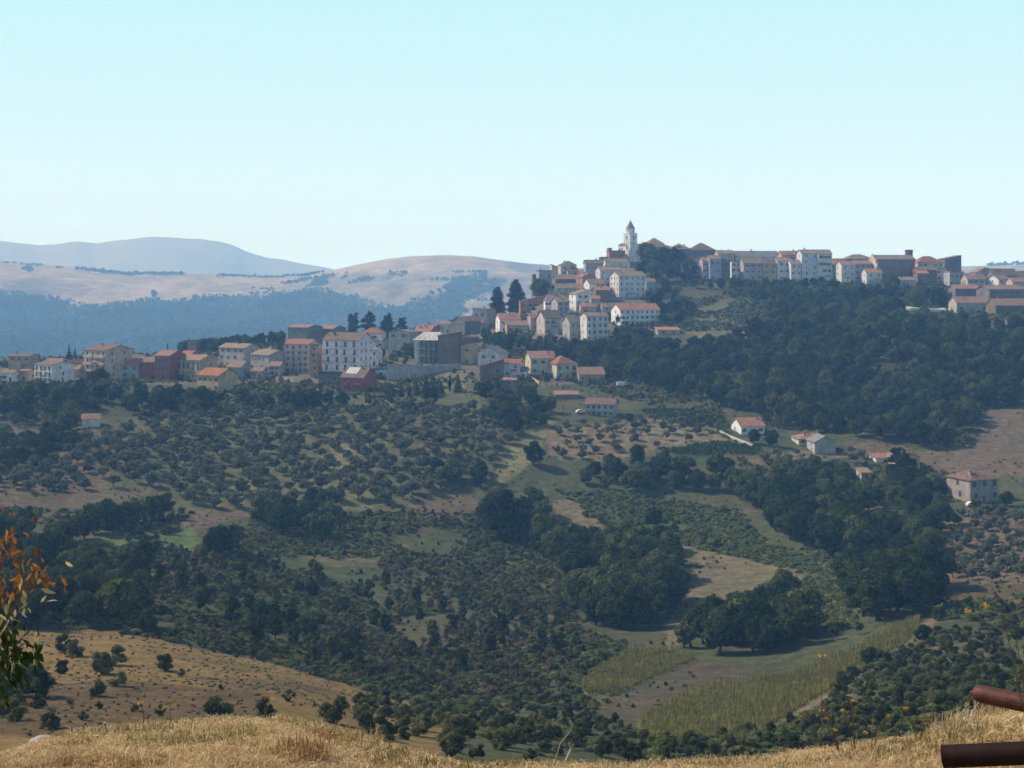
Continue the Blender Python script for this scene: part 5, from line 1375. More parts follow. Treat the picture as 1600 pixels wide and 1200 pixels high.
# single plants read off the photo: kind, u, v of the foot, height in photo rows, label
SINGLE = [
 ('shrub',98,1053,24,'grey green shrub alone on the golden hill, left of the double bush'),
 ('shrub',160,1053,40,'large dark double bush in the middle of the golden hill'),
 ('shrub',181,1040,34,'right half of the large dark double bush on the golden hill'),
 ('shrub',184,1073,26,'bush just below the large double bush on the golden hill'),
 ('shrub',256,1048,30,'round dark bush alone on the golden hill right of the double bush'),
 ('shrub',283,1056,12,'tiny bush beside the round dark bush on the golden hill'),
 ('shrub',152,1088,26,'upright green bush below the double bush on the golden hill'),
 ('shrub',58,1088,50,'big dark bush at the left end of the golden hill'),
 ('shrub',343,1124,46,'broad dark bush just behind the crest of the straw mound'),
 ('shrub',416,1122,34,'dark bush with a bare side behind the straw mound'),
 ('shrub',451,1096,20,'small round bush alone on the golden slope'),
 ('shrub',521,1130,48,'tall rounded dark bush at the right end of the golden slope'),
 ('shrub',118,1026,30,'dark bush on the upper left edge of the golden hill'),
 ('shrub',100,1018,28,'dark bush on the corner of the golden hill'),
 ('shrub',345,1078,10,'tiny scrub bush on the right half of the golden hill'),
 ('shrub',210,1112,14,'small dark tuft at the foot of the golden hill'),
 ('shrub',250,1118,18,'low dark bush at the foot of the golden hill behind the mound'),
 ('shrub',130,1125,16,'low grey bush behind the left end of the straw mound'),
 ('shrub',80,1140,30,'grey green bush behind the left end of the straw mound'),
 ('shrub',110,1100,12,'tiny tuft below the big dark bush of the golden hill'),
 ('shrub',66,1105,12,'tiny tuft under the big dark bush at the left end'),
 ('shrub',155,1108,12,'tiny dark tuft in the brown band of the golden hill'),
 ('broad',230,992,42,'round oak standing on the crest behind the golden hill'),
 ('broad',835,728,42,'round dark tree above the central gully'),
 ('broad',782,845,86,'tallest dark tree at the middle of the central hedge'),
 ('upright',1020,832,52,'slim lone tree in the bramble slope'),
 ('broad',1442,1004,32,'small round tree on the narrow end of the maize field'),
 ('broad',1358,1043,38,'wide bushy tree at the edge of the maize field'),
 ('upright',1387,1036,24,'small tree with bare trunk beside the maize field'),
 ('upright',1303,1000,30,'slim dark tree above the maize field'),
 ('upright',1342,992,28,'small dark tree above the narrow maize strip'),
 ('broad',1070,1012,42,'dark tree standing alone left of the wood above the maize'),
 ('broad',1065,412,34,'pale green tree on the skyline right of the church'),
 ('broad',1012,415,40,'dark tree against the right wall of the church'),
 ('broad',1035,425,44,'dense dark tree under the church roofs'),
 ('broad',1085,425,26,'dark tree under the hipped roofs of the palace'),
 ('broad',1006,432,30,'dark tree below the church wall'),
 ('broad',1050,440,34,'broad dark tree on the cliff right of the church'),
 ('broad',1048,409,30,'rounded tree on the crest left of the palace'),
 ('broad',1084,412,32,'rounded tree on the crest in front of the palace'),
 ('broad',1103,416,25,'rounded tree on the crest at the right end of the palace'),
 ('broad',1078,434,34,'tall rounded tree on the cliff below the palace'),
 ('broad',1024,442,36,'tall rounded tree on the cliff below the church'),
 ('broad',1430,484,36,'pale green tree beside the white shed roof'),
 ('broad',1465,480,32,'dark tree right of the pale green tree under the chapel'),
 ('broad',1036,507,20,'round tree right of the long white house'),
 ('broad',1061,508,22,'second round tree right of the long white house'),
 ('broad',970,508,22,'leafy tree in front of the long white house'),
 ('broad',845,470,38,'dark tree between the pines and the brown terrace house'),
 ('broad',868,462,24,'dark tree under the brown terrace house'),
 ('broad',636,560,26,'round tree by the unfinished concrete building'),
 ('column',777,486,50,'left one of the pair of tall dense pines'),
 ('column',806,486,54,'right one of the pair of tall dense pines'),
 ('pine',552,530,38,'left cedar behind the five storey block'),
 ('pine',577,528,38,'middle cedar behind the five storey block'),
 ('pine',606,528,36,'right cedar with dense crown behind the five storey block'),
 ('pine',628,528,30,'last cedar on the right of the cedar group'),
 ('fir',750,488,14,'small fir in front of the bare hillside'),
 ('fir',108,580,42,'tall dark fir beside the long cream apartment house'),
 ('fir',117,570,28,'second fir beside the long cream apartment house'),
 ('fir',61,562,12,'small fir behind the white house'),
 ('cypress',202,556,10,'small cypress on the skyline left of the red apartment house'),
 ('cypress',209,556,13,'pointed cypress on the skyline left of the red apartment house'),
 ('cypress',221,556,9,'tiny cypress on the skyline by the red apartment house'),
 ('cypress',262,552,18,'cypress rising behind the red apartment house'),
 ('fir',338,542,18,'fir at the left end of the tree line behind the grey house'),
 ('pine',1400,748,46,'spreading cedar beside the farmhouse with the yellow wall'),
 ('pine',1414,760,52,'tallest cedar in front of the farmhouse with the yellow wall'),
 ('broad',1440,800,44,'round dark tree left of the house with arched windows'),
 ('broad',1470,775,34,'leafy tree against the left wall of the arched house'),
 ('broad',1524,800,22,'round tree in front of the left half of the arched house'),
 ('broad',1550,803,20,'low tree in front of the right half of the arched house'),
 ('broad',1572,792,28,'tree against the right wall of the arched house'),
 ('fir',614,621,16,'leftmost fir of the row below the retaining wall'),
 ('fir',627,620,22,'second fir of the row below the retaining wall'),
 ('fir',640,620,18,'third fir of the row below the retaining wall'),
 ('fir',652,619,24,'fourth fir of the row below the retaining wall'),
 ('fir',666,618,31,'tallest fir of the row below the retaining wall'),
 ('fir',679,617,20,'sixth fir of the row below the retaining wall'),
 ('fir',690,616,22,'seventh fir of the row below the retaining wall'),
 ('cypress',703,611,26,'thin cypress at the right end of the fir row'),
 ('fir',716,613,30,'broad fir at the right end of the fir row'),
 ('cypress',500,618,20,'dark cypress by the road left of the red house'),
 ('fir',778,612,26,'dark fir below the brown timbered house'),
 ('broad',300,640,36,'round dark tree below the yellow gabled house'),
 ('broad',245,645,40,'wide dark tree below the red apartment house'),
 ('broad',318,640,42,'tall dark tree in front of the yellow gabled house'),
 ('broad',155,612,40,'dense dark tree right of the white house'),
 ('broad',490,797,38,'round tree at the lower edge of the olive grove'),
 ('broad',1205,698,30,'dark tree right of the villa with the orange roof'),
 ('broad',1178,694,26,'dark tree in front of the villa with the orange roof'),
 ('upright',1230,670,28,'light green tree above the grey farmhouse'),
 ('broad',985,662,18,'dark tree right of the grey block in the grove'),
 ('broad',860,645,28,'dark tree left of the grey block in the grove'),
 ('broad',836,640,24,'dark tree on the track below the village'),
]
HGT = {'shrub': 2.2, 'broad': 9.8, 'upright': 10.2, 'column': 20.5, 'pine': 15.3, 'fir': 8.6, 'cypress': 9.6, 'olive': 4.6}
for kind, u, v, h, lab in SINGLE:
    p = hit(u, v)
    s = h / F * p.y / HGT[kind]
    sw = s
    o = plant(kind, p.x, p.y, s, None, label=lab)
    if kind == 'shrub' : o.scale = (s * 1.0, s * 1.0, s)

# ---------------- stuff: what nobody could count
def scatter(name, pts, scl, idx, meshes, label, tilt=0.0, zs=None, seed=1):
    """pts (n,3): one object whose geometry nodes put MESHES[idx] at its points"""
    n = len(pts); r = np.random.default_rng(seed)
    me = bpy.data.meshes.new(name); me.vertices.add(n); me.vertices.foreach_set("co", np.asarray(pts, np.float32).ravel())
    a = me.attributes.new("s", 'FLOAT_VECTOR', 'POINT')
    sv = np.stack([scl, scl, scl * (zs if zs is not None else 1)], 1).astype(np.float32); a.data.foreach_set("vector", sv.ravel())
    a = me.attributes.new("rot", 'FLOAT_VECTOR', 'POINT')
    rv = np.stack([(r.random(n) - .5) * tilt, (r.random(n) - .5) * tilt, r.random(n) * 6.283], 1).astype(np.float32); a.data.foreach_set("vector", rv.ravel())
    a = me.attributes.new("pick", 'INT', 'POINT'); a.data.foreach_set("value", np.asarray(idx, np.int32))
    o = link(name, me)
    ng = bpy.data.node_groups.new(name + "_nodes", 'GeometryNodeTree')
    ng.interface.new_socket("Geometry", in_out='INPUT', socket_type='NodeSocketGeometry')
    ng.interface.new_socket("Geometry", in_out='OUTPUT', socket_type='NodeSocketGeometry')
    gi = ng.nodes.new('NodeGroupInput'); go = ng.nodes.new('NodeGroupOutput')
    iop = ng.nodes.new('GeometryNodeInstanceOnPoints'); j = ng.nodes.new('GeometryNodeJoinGeometry')
    for m in reversed(meshes):
        po = bpy.data.objects.new(name + "_source", m)     # mesh source, not part of the scene
        oi = ng.nodes.new('GeometryNodeObjectInfo'); oi.inputs['Object'].default_value = po; oi.inputs['As Instance'].default_value = True
        ng.links.new(oi.outputs['Geometry'], j.inputs[0])
    ng.links.new(gi.outputs[0], iop.inputs['Points']); ng.links.new(j.outputs[0], iop.inputs['Instance'])
    iop.inputs['Pick Instance'].default_value = True
    for nm, ty, sock in (("s", 'FLOAT_VECTOR', 'Scale'), ("rot", 'FLOAT_VECTOR', 'Rotation'), ("pick", 'INT', 'Instance Index')):
        na = ng.nodes.new('GeometryNodeInputNamedAttribute'); na.data_type = ty; na.inputs[0].default_value = nm
        ng.links.new(na.outputs[0], iop.inputs[sock])
    ng.links.new(iop.outputs[0], go.inputs[0])
    md = o.modifiers.new("scatter", 'NODES'); md.node_group = ng
    tag(o, label, None, None, "stuff")
    return o
def on_ground(x, y, dz=0.0):
    return np.stack([x, y, terrain_z(x, y) + dz], 1)
def mass(name, kinds, tlist, label, seed):
    x = np.array([t[1] for t in tlist]); y = np.array([t[2] for t in tlist]); s = np.array([t[3] for t in tlist])
    ms = [c for k in kinds for c, t in PROTO[k]]
    r = np.random.default_rng(seed)
    return scatter(name, on_ground(x, y, -.1), s, r.integers(0, len(ms), len(x)), ms, label, seed=seed)
if rest['broad']:
    mass("woodland", ['broad'], rest['broad'], "dense dark green woodland covering the hillside under the old town", 3)
if rest['shrub']:
    mass("shrub_foliage", ['shrub'], rest['shrub'], "loose dark shrubs thinning out on the near slopes", 6)
if rest['upright']:
    mass("thin_woods", ['upright'], rest['upright'], "thin young trees along the foot of the scrub", 7)
if rest['olive']:
    mass("distant_olive_foliage", ['olive'], rest['olive'], "silvery mass of far olive trees merging in the upper grove", 4)
def fill(polys, sp, seed, sr, thr=None):
    xs, ys, ss = [], [], []
    r = np.random.default_rng(seed)
    for i, poly in enumerate(polys):
        X, Y, U, Vv = zone_points(poly, sp, seed * 50 + i)
        m = np.array([not blocked(x, y, 1.0) for x, y in zip(X, Y)], bool) if len(X) else np.zeros(0, bool)
        if thr is not None and len(X):
            m &= fbm(X / 22 + seed, Y / 22, 3) > thr
        xs.append(X[m]); ys.append(Y[m]); ss.append(r.uniform(sr[0], sr[1], m.sum()))
    return np.concatenate(xs), np.concatenate(ys), np.concatenate(ss)
def stuffing(name, kinds, polys, sp, sr, thr, label, seed):
    x, y, s = fill(polys, sp, seed, sr, thr)
    ms = [c for k in kinds for c, t in PROTO[k]]
    r = np.random.default_rng(seed)
    print(name, len(x))
    return scatter(name, on_ground(x, y, -.1), s, r.integers(0, len(ms), len(x)), ms, label, seed=seed)
VALLEY = [(0,860),(100,845),(300,860),(420,800),(560,800),(760,800),(880,860),(900,985),(985,1010),(930,1045),(890,1080),(700,1110),(560,1075),(400,1030),(250,1000),(120,980),(0,985)]
stuffing("undergrowth", ['shrub', 'bramble', 'bramble', 'bramble', 'dry'], [VALLEY], 2.35, (.4, 1.1), -.22, "thick green and grey scrub filling the valley floor", 11)
stuffing("grey_brushwood", ['shrub', 'dry', 'dry'], [[(500,880),(900,900),(900,1060),(880,1100),(700,1100),(500,1020)], [(230,860),(360,870),(340,940),(220,940)]], 3.4, (.5, 1.2), -.2, "brown and grey brushwood on the bare patches of the scrub", 12)
stuffing("bramble_thicket", ['bramble'], [[(865,765),(960,770),(1150,795),(1200,850),(1330,870),(1330,905),(1250,895),(1060,850),(960,826),(890,782)],
    [(1250,905),(1330,900),(1340,975),(1250,1000),(1262,940)], [(1010,650),(1130,640),(1150,690),(1060,660)], [(850,925),(905,985),(985,1005),(930,1035),(890,1010)]], 2.5, (.6, 1.1), -.3, "bright green bramble thicket between the woods and the clearing", 13)
stuffing("hedge_scrub", ['shrub', 'bramble', 'bramble'], [[(60,985),(130,978),(260,992),(420,1020),(600,1070),(740,1105),(900,1085),(990,1130),(1000,1180),(740,1160),(690,1105),(560,1072),(400,1028),(250,998),(120,985)],
    [(985,1150),(1200,1145),(1300,1120),(1300,1175),(985,1195)], [(1290,1075),(1440,1000),(1600,960),(1600,1100),(1540,1140),(1200,1170),(1200,1150)]], 2.7, (.4, 1.1), -.02, "dark low scrub along the edges of the golden hill and the maize", 14)
stuffing("field_weeds", ['bramble', 'dry', 'shrub'], [[(0,600),(1600,600),(1600,1100),(1000,1160),(700,1130),(560,1075),(400,1035),(250,1005),(120,985),(0,985)]], 4.2, (.10, .48), -.10, "sparse low weeds dotted over the dry fields", 16)
stuffing("grass_tussocks", ['dry', 'bramble'], [[(0,985),(120,985),(250,1005),(400,1035),(560,1075),(700,1130),(600,1150),(0,1150)]], 1.9, (.07, .26), -.35, "dry grass tussocks over the golden hill", 17)
stuffing("village_shrubbery", ['shrub', 'bramble'], [[(330,540),(600,530),(700,500),(830,485),(1010,420),(1010,520),(900,600),(60,598),(0,590),(0,570)]], 4.2, (.5, 1.3), .0, "garden shrubs and weeds between the village houses", 18)
stuffing("slope_scrub", ['shrub', 'bramble', 'bramble'], [[(0,600),(840,600),(860,650),(500,650),(300,655),(0,672)], [(1150,715),(1480,735),(1480,880),(1350,890),(1150,770)], [(850,560),(1600,470),(1600,590),(1540,640),(1520,700),(1100,660),(900,600)],
    [(1000,440),(1600,440),(1600,500),(1020,520)], [(0,790),(300,800),(240,870),(0,870)], [(1480,940),(1600,905),(1600,985),(1450,985)]], 3.4, (.5, 1.3), -.2, "low scrub between the trees of the slopes", 15)
# grass tufts standing in the dry fields
def tuft_mesh(name, seed, n, h, w, mat, lean=.5, rad=.12):
    r = np.random.default_rng(seed); vs, fs = [], []
    for i in range(n):
        a = r.random() * 6.283; b = r.random() * 6.283; q = rad * r.random() ** .6
        p = np.array([math.cos(a) * q, math.sin(a) * q, 0]); d = np.array([math.cos(b), math.sin(b), 0]); L = h * (.5 + .7 * r.random()); k = min(lean, 1.0) * r.random() ** (.8 if lean <= 1.3 else .35)
        sd = np.array([-d[1], d[0], 0]) * w * (.6 + .6 * r.random())
        m = p + d * L * k * .35 + np.array([0, 0, L * (.62 - .2 * k)]); e = p + d * L * k + np.array([0, 0, L * (1 - k * .75)])
        o = len(vs); vs += [p - sd, p + sd, m + sd * .75, m - sd * .75, e + sd * .2, e - sd * .2]
        fs += [(o, o + 1, o + 2, o + 3), (o + 3, o + 2, o + 4, o + 5)]
    return mesh_np(name, np.array(vs), np.array(fs), [mat])
maize = [tuft_mesh("maize_plant", 700 + i, 12, 1.9, .06, M_corn, .7, .10) for i in range(3)]
x, y, s = fill([[(905,1076),(930,1050),(985,1015),(1050,1019),(1088,1030),(1010,1066),(960,1086),(918,1086)],
                [(1003,1128),(1080,1082),(1200,1060),(1250,1052),(1340,1012),(1390,982),(1440,965),(1424,998),(1372,1034),(1330,1058),(1200,1138),(1180,1160),(1003,1160)]], 0.95, 21, (.7, 1.1))
scatter("maize_crop", on_ground(x, y), s, rng.integers(0, 3, len(x)), maize, "yellowing maize standing in the two valley plots", seed=21)
print("maize", len(x))
vx, vy, vs_ = fill([[(1032,703),(1120,690),(1190,700),(1180,712),(1060,712)], [(995,642),(1060,640),(1130,650),(1135,664),(1050,660)]], 1.5, 22, (.42, .6))
scatter("vineyard_foliage", on_ground(vx, vy), vs_, rng.integers(0, 3, len(vx)), [crown_mesh("vine_crown", 900 + i, M_vine, lobes_round(np.random.default_rng(i), 0, 2.2, 1.3, 5, .8), 500, .16, .7) for i in range(3)], "green vines of the two small vineyards", seed=22)
# woods and tree lines on the far hills
HCz = HZ
def hills_z(x, y):
    u = np.clip(x / y * F + U0, HU[0], HU[-1] - 1e-3); yy = np.clip(y, HD[0], HD[-1] - 1e-3)
    i = np.clip(np.searchsorted(HD, yy) - 1, 0, len(HD) - 2); jj = np.clip(np.searchsorted(HU, u) - 1, 0, len(HU) - 2)
    a = (yy - HD[i]) / (HD[i + 1] - HD[i]); b = (u - HU[jj]) / (HU[jj + 1] - HU[jj])
    return HZ[i, jj] * (1 - a) * (1 - b) + HZ[i + 1, jj] * a * (1 - b) + HZ[i, jj + 1] * (1 - a) * b + HZ[i + 1, jj + 1] * a * b
M_farl = leaf_mat('far_light_leaves', [(0.06, 0.075, 0.040), (0.095, 0.11, 0.060), (0.13, 0.145, 0.08)], 0.1)
fml = [crown_mesh('far_pale_crown', 820 + i, M_farl, lobes_round(np.random.default_rng(60 + i), 0, 9, 5, 5, .9), 260, 1.0, .85) for i in range(2)]
fm = [crown_mesh("far_crown", 800 + i, M_farw, lobes_round(np.random.default_rng(40 + i), 0, 9, 5, 5, .9), 260, 1.0, .85) for i in range(4)]
r = np.random.default_rng(31)
fx = r.uniform(-1150, 400, 110000) * KF; fy = r.uniform(1500, 2800, 110000) * KF
fz = hills_z(fx, fy); fu, fv = to_uv(fx, fy, fz)
qx, qy = fx / KF, fy / KF
fju = fbm(qx / 60, qy / 60, 4) * 16; fjv = fbm(qx / 60 + 9, qy / 60, 4) * 7
wm = (fv + fjv - np.interp(fu + fju, wood_u, wood_v)) / 14 + .5 > r.random(len(fx))
wm |= (fbm(qx / 40 + 3, qy / 90, 4) > 0.16 + .3 * r.random(len(fx))) & (fu > 440) & (fu < 760) & (fv > 425)
wm &= ~in_poly(fu + fju, fv, [(690,515),(760,470),(830,440),(900,430),(900,560),(720,540)])
wm |= in_poly(fu + fju, fv, [(640,470),(700,455),(740,440),(780,436),(800,440),(760,460),(700,478),(660,500),(620,500)]) & (r.random(len(fx)) < .35)
wm &= (fu > -120) & (fu < 960) & (fv < 620)
px_, py_ = fx[wm], fy[wm]
print("far wood", len(px_))
scatter("far_woods", np.stack([px_, py_, fz[wm] - 1], 1), r.uniform(.55, 1.15, wm.sum()), np.where(fbm(qx[wm] / 70, qy[wm] / 110, 4) * 2.2 + .3 > r.random(wm.sum()) * 1.3, 4 + r.integers(0, 2, wm.sum()), r.integers(0, 4, wm.sum())), fm + fml, "blue hazy woods on the lower slopes of the far hills", seed=32)
# tree line on the skyline of the far ridge
for i, (u, s, n) in enumerate([(6,.8,1),(12,.8,1),(22,.9,1),(34,.8,1),(42,.9,1),(47,1,1),(52,1,1),(58,1,1),(63,1.2,1),(90,1,1),(96,.9,1)] + [(120 + 3.4 * k, .9 + .5 * rnd.random(), 1) for k in range(50)] + [(340 + 4.2 * k, .7 + .4 * rnd.random(), 1) for k in range(25)]
        + [(1545 + 5 * k, .9 + .5 * rnd.random(), 1) for k in range(12)] + [(42, 2.6, 2), (240, 1.8, 3), (300, 1.0, 3)]):
    yy = KF * (2705 + rnd.uniform(-12, 12) if n == 1 else (2560 if n == 2 else 2380))
    if u > 1500: yy = 2690 * KF
    xx = (u - U0) / F * yy
    o = link("ridge_tree", fm[i % 4], None, (xx, yy, float(hills_z(np.array(xx), np.array(yy))) - .5), rnd.uniform(0, 6))
    o.scale = (s * 1.5, s * 1.5, s * 1.2)
    tag(o, ("hazy tree of the sparse line at the left end of the far ridge" if u < 100 else ("hazy tree of the dense line right of the far sheds" if u > 340 else "hazy tree of the dense line by the far sheds")) if u < 1000 and n == 1 else ("hazy tree on the far ridge behind the right end of the town" if u > 1000 else ["large hazy tree alone on the far left field", "round hazy tree beside the far wood edge", "small hazy tree on the far tan field"][0 if u == 42 else (1 if u == 240 else 2)]),
        "tree", "trees along the far ridge" if n == 1 else None)
for u, w in ((150, 24), (227, 22)):
    yy = 2660 * KF; xx = (u - U0) / F * yy; zz = float(hills_z(np.array(xx), np.array(yy)))
    rt = link("farm_shed", None, None, (xx, yy, zz))
    MB().box(-w / 2, w / 2, -4, 4, -3, 4).build("wall", M_plaster, rt).color = (.7, .7, .68, 1)
    MB().add([(-w/2-.5,-4.5,4),(w/2+.5,-4.5,4),(w/2+.5,4.5,4),(-w/2-.5,4.5,4),(-w/2-.5,0,5.6),(w/2+.5,0,5.6)], [(0,1,5,4),(2,3,4,5),(0,4,3),(1,2,5),(0,3,2,1)]).build("roof", M_plaster, rt).color = (.75, .75, .74, 1)
    tag(rt, "pale farm shed on the far left ridge, " + ("the left one of two" if u == 150 else "the right one of two"), "farm shed", "sheds on the far ridge")
# ------------------------------------------------------------------ the straw mound and what stands on it
M_straw = leaf_mat("straw", [(0.50, 0.35, 0.17), (0.66, 0.48, 0.26), (0.76, 0.61, 0.37)], .42, .45)
M_straw2 = leaf_mat("brown_straw", [(0.26, 0.14, 0.06), (0.36, 0.20, 0.09), (0.44, 0.27, 0.13)], .3, .45)
M_gst = leaf_mat("green_straw", [(0.26, 0.22, 0.08), (0.32, 0.27, 0.10), (0.38, 0.32, 0.13)], .3, .35)
tufts = [tuft_mesh("straw_tuft", 600 + i, 50, .030, .0015, M_straw, 2.2, .06) for i in range(4)] + [tuft_mesh("straw_tuft", 620 + i, 22, .042, .0015, M_straw, 1.9, .05) for i in range(2)] \
      + [tuft_mesh("brown_tuft", 630 + i, 40, .032, .0022, M_straw2, 1.6, .05) for i in range(2)] + [tuft_mesh("green_tuft", 640, 36, .034, .0020, M_gst, 1.0, .05)]
r = np.random.default_rng(77)
n = 40000
gy = r.uniform(4.2, 8.3, n); gu = r.uniform(-260, 1860, n); gx = (gu - U0) / F * gy
pn = fbm(gx / .35, gy / .35, 3); pn2 = fbm(gx / .8 + 5, gy / .8, 3)
idx = r.integers(0, 4, n); idx = np.where(r.random(n) < .10, 4 + r.integers(0, 2, n), idx)
idx = np.where((pn > .16) & (r.random(n) < .45), 6 + r.integers(0, 2, n), idx); idx = np.where((pn2 > .36) & (r.random(n) < .35), 8, idx)
sc = r.uniform(.45, 1.0, n) * (1 + .5 * np.clip(pn2, -.5, .8)); sc *= np.where(gu > 1480, 1.35, 1)
scatter("dry_grass", on_ground(gx, gy, -.004), sc, idx, tufts, "trampled dry straw grass covering the near mound", tilt=.7, seed=5)
# brown straw heap patches
def clump(u, v, s, label):
    p = hit(u, v, 4.2, 7.5)
    o = link("grass_clump", tuft_mesh("grass_clump", int(u), 240, .10 * s, .0022, M_straw2 if 'reddish' in label else M_straw, 1.1, .13 * s), None, tuple(p))
    tag(o, label, "grass clump")
clump(470, 1182, .8, "reddish brown dead grass clump low on the straw mound")
clump(1575, 1130, 1.2, "tall straw clump beneath the rusty pipe"); clump(1540, 1135, 1.0, "matted straw clump left of the pipe foot")
clump(1500, 1150, .9, "straw clump at the edge of the mound left of the pipe"); clump(560, 1168, .8, "upright straw clump on the right shoulder of the mound")
# stones and the pale stick
M_rock, nt_, b_ = new_mat("pale_stone"); c_ = ramp(nt_, noise_node(nt_, 30, 4).outputs[0], [(.3, (.28, .24, .2)), (.7, (.45, .41, .36))]); nt_.links.new(c_.outputs[0], b_.inputs["Base Color"])
def stone(u, v, s, label):
    p = hit(u, v, 4.2, 7.2); iv, itf = ico_v(); q = iv * np.array([s, s * .8, s * .55]) * (1 + .25 * fbm(iv[:, 0] * 2 + u, iv[:, 1] * 2 + iv[:, 2], 2))[:, None]
    tag(link("stone", mesh_np("stone", q, itf, [M_rock], smooth=True), None, (p.x, p.y, p.z + s * .25)), label, "stone")
stone(68, 1163, .06, "flat grey brown stone at the left of the straw mound"); stone(742, 1190, .03, "small pale stone low on the right of the mound")
p = hit(161, 1150, 4.2, 7.2)
M_stick, nt_, b_ = new_mat("bleached_wood"); b_.inputs["Base Color"].default_value = (.55, .47, .36, 1)
tag(MB().tube([(0,0,-.02),(.012,0,.02),(.006,0,.055)], [.010,.008,.006], 6).build("wooden_stick", M_stick, loc=tuple(p)), "short pale stick poking out of the left of the mound", "stick")
p = hit(878, 1190, 4.2, 7.2)
tag(MB().tube([(0,0,-.02),(.02,0,.05),(.04,0,.095),(.036,0,.12)], [.006,.006,.005,.003], 6).tube([(.04,0,.095),(.05,0,.115)], [.004,.002], 5).tube([(.04,0,.09),(.028,0,.118)], [.004,.002], 5).build("dead_twig", M_stick, loc=tuple(p)), "forked pale dead twig in the middle of the mound edge", "twig")

# rusty iron pipes
M_rust, nt_, b_ = new_mat("rusty_iron")
nz_ = noise_node(nt_, 26, 7, .8); c1 = ramp(nt_, nz_.outputs[0], [(.34, (.018, .007, .005)), (.47, (.060, .014, .007)), (.58, (.105, .025, .012)), (.72, (.16, .070, .042))])
nt_.links.new(c1.outputs[0], b_.inputs["Base Color"]); b_.inputs["Roughness"].default_value = .55; b_.inputs["Specular IOR Level"].default_value = .3
bp = nt_.nodes.new('ShaderNodeBump'); bp.inputs["Strength"].default_value = .5; bp.inputs["Distance"].default_value = .005; nt_.links.new(noise_node(nt_, 60, 5, .8).outputs[0], bp.inputs["Height"]); nt_.links.new(bp.outputs[0], b_.inputs["Normal"])
M_rustd, nt_, b_ = new_mat("dark_iron")
c1 = ramp(nt_, noise_node(nt_, 16, 6, .7).outputs[0], [(.3, (.008, .004, .003)), (.7, (.030, .011, .007))]); nt_.links.new(c1.outputs[0], b_.inputs["Base Color"]); b_.inputs["Roughness"].default_value = .7
def pipe(name, A, B, r0, mat, label):
    rt = link(name, None, None, tuple(A)); d = B - A; L = d.length
    prof = [(0, .10), (.004, .20), (.011, .25), (.013, .45), (.018, .72), (.026, .88), (.038, .97), (.055, 1.0), (L * .3, 1.0), (L * .6, 1.01), (L, 1.0)]
    MB().tube([d * (x / L) + Vector((0, 0, 0)) for x, q in prof], [r0 * q for x, q in prof], 32).build("tube", mat, rt, True)
    return tag(rt, label, "iron pipe")
pipe("iron_pipe", at(1516, 1081, 5.2), at(1760, 1131, 4.85), .030, M_rust, "red rusty iron pipe with pinched end held above the grass")
# lower dark pipe: hollow open end
A = at(1475, 1182, 4.9); B = at(1760, 1170, 4.7); rt = link("iron_pipe", None, None, tuple(A)); d = B - A
m = MB().tube([Vector((0,0,0)), d * .5, d], .036, 28, cap=False); m.tube([Vector((0,0,0)), d * .1], .030, 28, cap=False); m.build("tube", M_rustd, rt, True)
MB().tube([-d.normalized() * .004, d.normalized() * .002], [.0368, .0368], 28, cap=False).build("rim", M_rustd, rt, True)
MB().tube([d * .06, d * .062], .031, 20).build("plug", M_rustd, rt)
tag(rt, "dark brown open ended iron pipe lying on the straw", "iron pipe")

# dry weeds with yellow seed heads
M_head, nt_, b_ = new_mat("seed_head"); c_ = ramp(nt_, noise_node(nt_, 90, 3).outputs[0], [(.3, (.42, .20, .04)), (.7, (.70, .45, .12))]); nt_.links.new(c_.outputs[0], b_.inputs["Base Color"])
M_stem, nt_, b_ = new_mat("dry_stem"); b_.inputs["Base Color"].default_value = (.17, .095, .045, 1)
def weed(foot, tips, Dd, label, hs=.008, pale=False):
    f = at(foot[0], foot[1], Dd); rt = link("dry_weed", None, None, tuple(f)); root = Vector((0, 0, 0)); 
    zt = float(terrain_z(f.x, f.y)) - f.z
    for i, (u, v, hd) in enumerate(tips):
        t = at(u, v, Dd + rnd.uniform(-.1, .1)) - f
        mid = root.lerp(t, .5) + Vector((rnd.uniform(-.01, .01), 0, .01))
        MB().tube([(0, 0, min(zt, -.01)), mid, t], [.0017, .0014, .0010], 5).build("stem", M_stem if not pale else M_stick, rt, True)
        if hd:
            r2 = np.random.default_rng(int(u)); pp = rand_dirs(r2, 26) * hs * (.3 + .7 * r2.random((26, 1))) * np.array([1.3, 1, .75]); v_, f_ = quads(r2, pp, rand_dirs(r2, 26), .0045)
            link("seed_head", mesh_np("seed_head", v_, f_, [M_head]), rt, tuple(t))
    tag(rt, label, "dry weed")
weed((1335,1150), [(1318,1110,1),(1331,1094,1),(1327,1088,0),(1352,1145,1)], 5.9, "dry weed with orange seed heads, right one of the brown stalks")
weed((1312,1158), [(1284,1109,1),(1291,1122,1),(1281,1100,0),(1305,1140,1)], 6.0, "thin bare weed stalk with small heads left of the orange headed weed")
weed((1362,1158), [(1365,1125,1),(1387,1119,1),(1388,1131,1)], 6.0, "short weed with yellow heads at the mound edge")
weed((1492,1140), [(1511,1101,1),(1506,1108,0)], 5.6, "pale stalk with brown head just left of the red pipe", pale=True)
weed((1505,1140), [(1531,1095,1),(1520,1112,0)], 5.6, "pale leaning stalk touching the red pipe", pale=True)
weed((1620,990), [(1512,955,1),(1541,947,1)], 5.0, "thin stalk with two yellow flower heads hanging in from the right edge", .011)
weed((1283,1158), [(1284,1023,1)], 6.2, "single tall stem with a yellow head above the maize field", .012)
weed((1436,1150), [(1416,1107,1),(1440,1118,0),(1449,1118,1)], 6.0, "tiny weed with orange head in front of the dark shrubs")
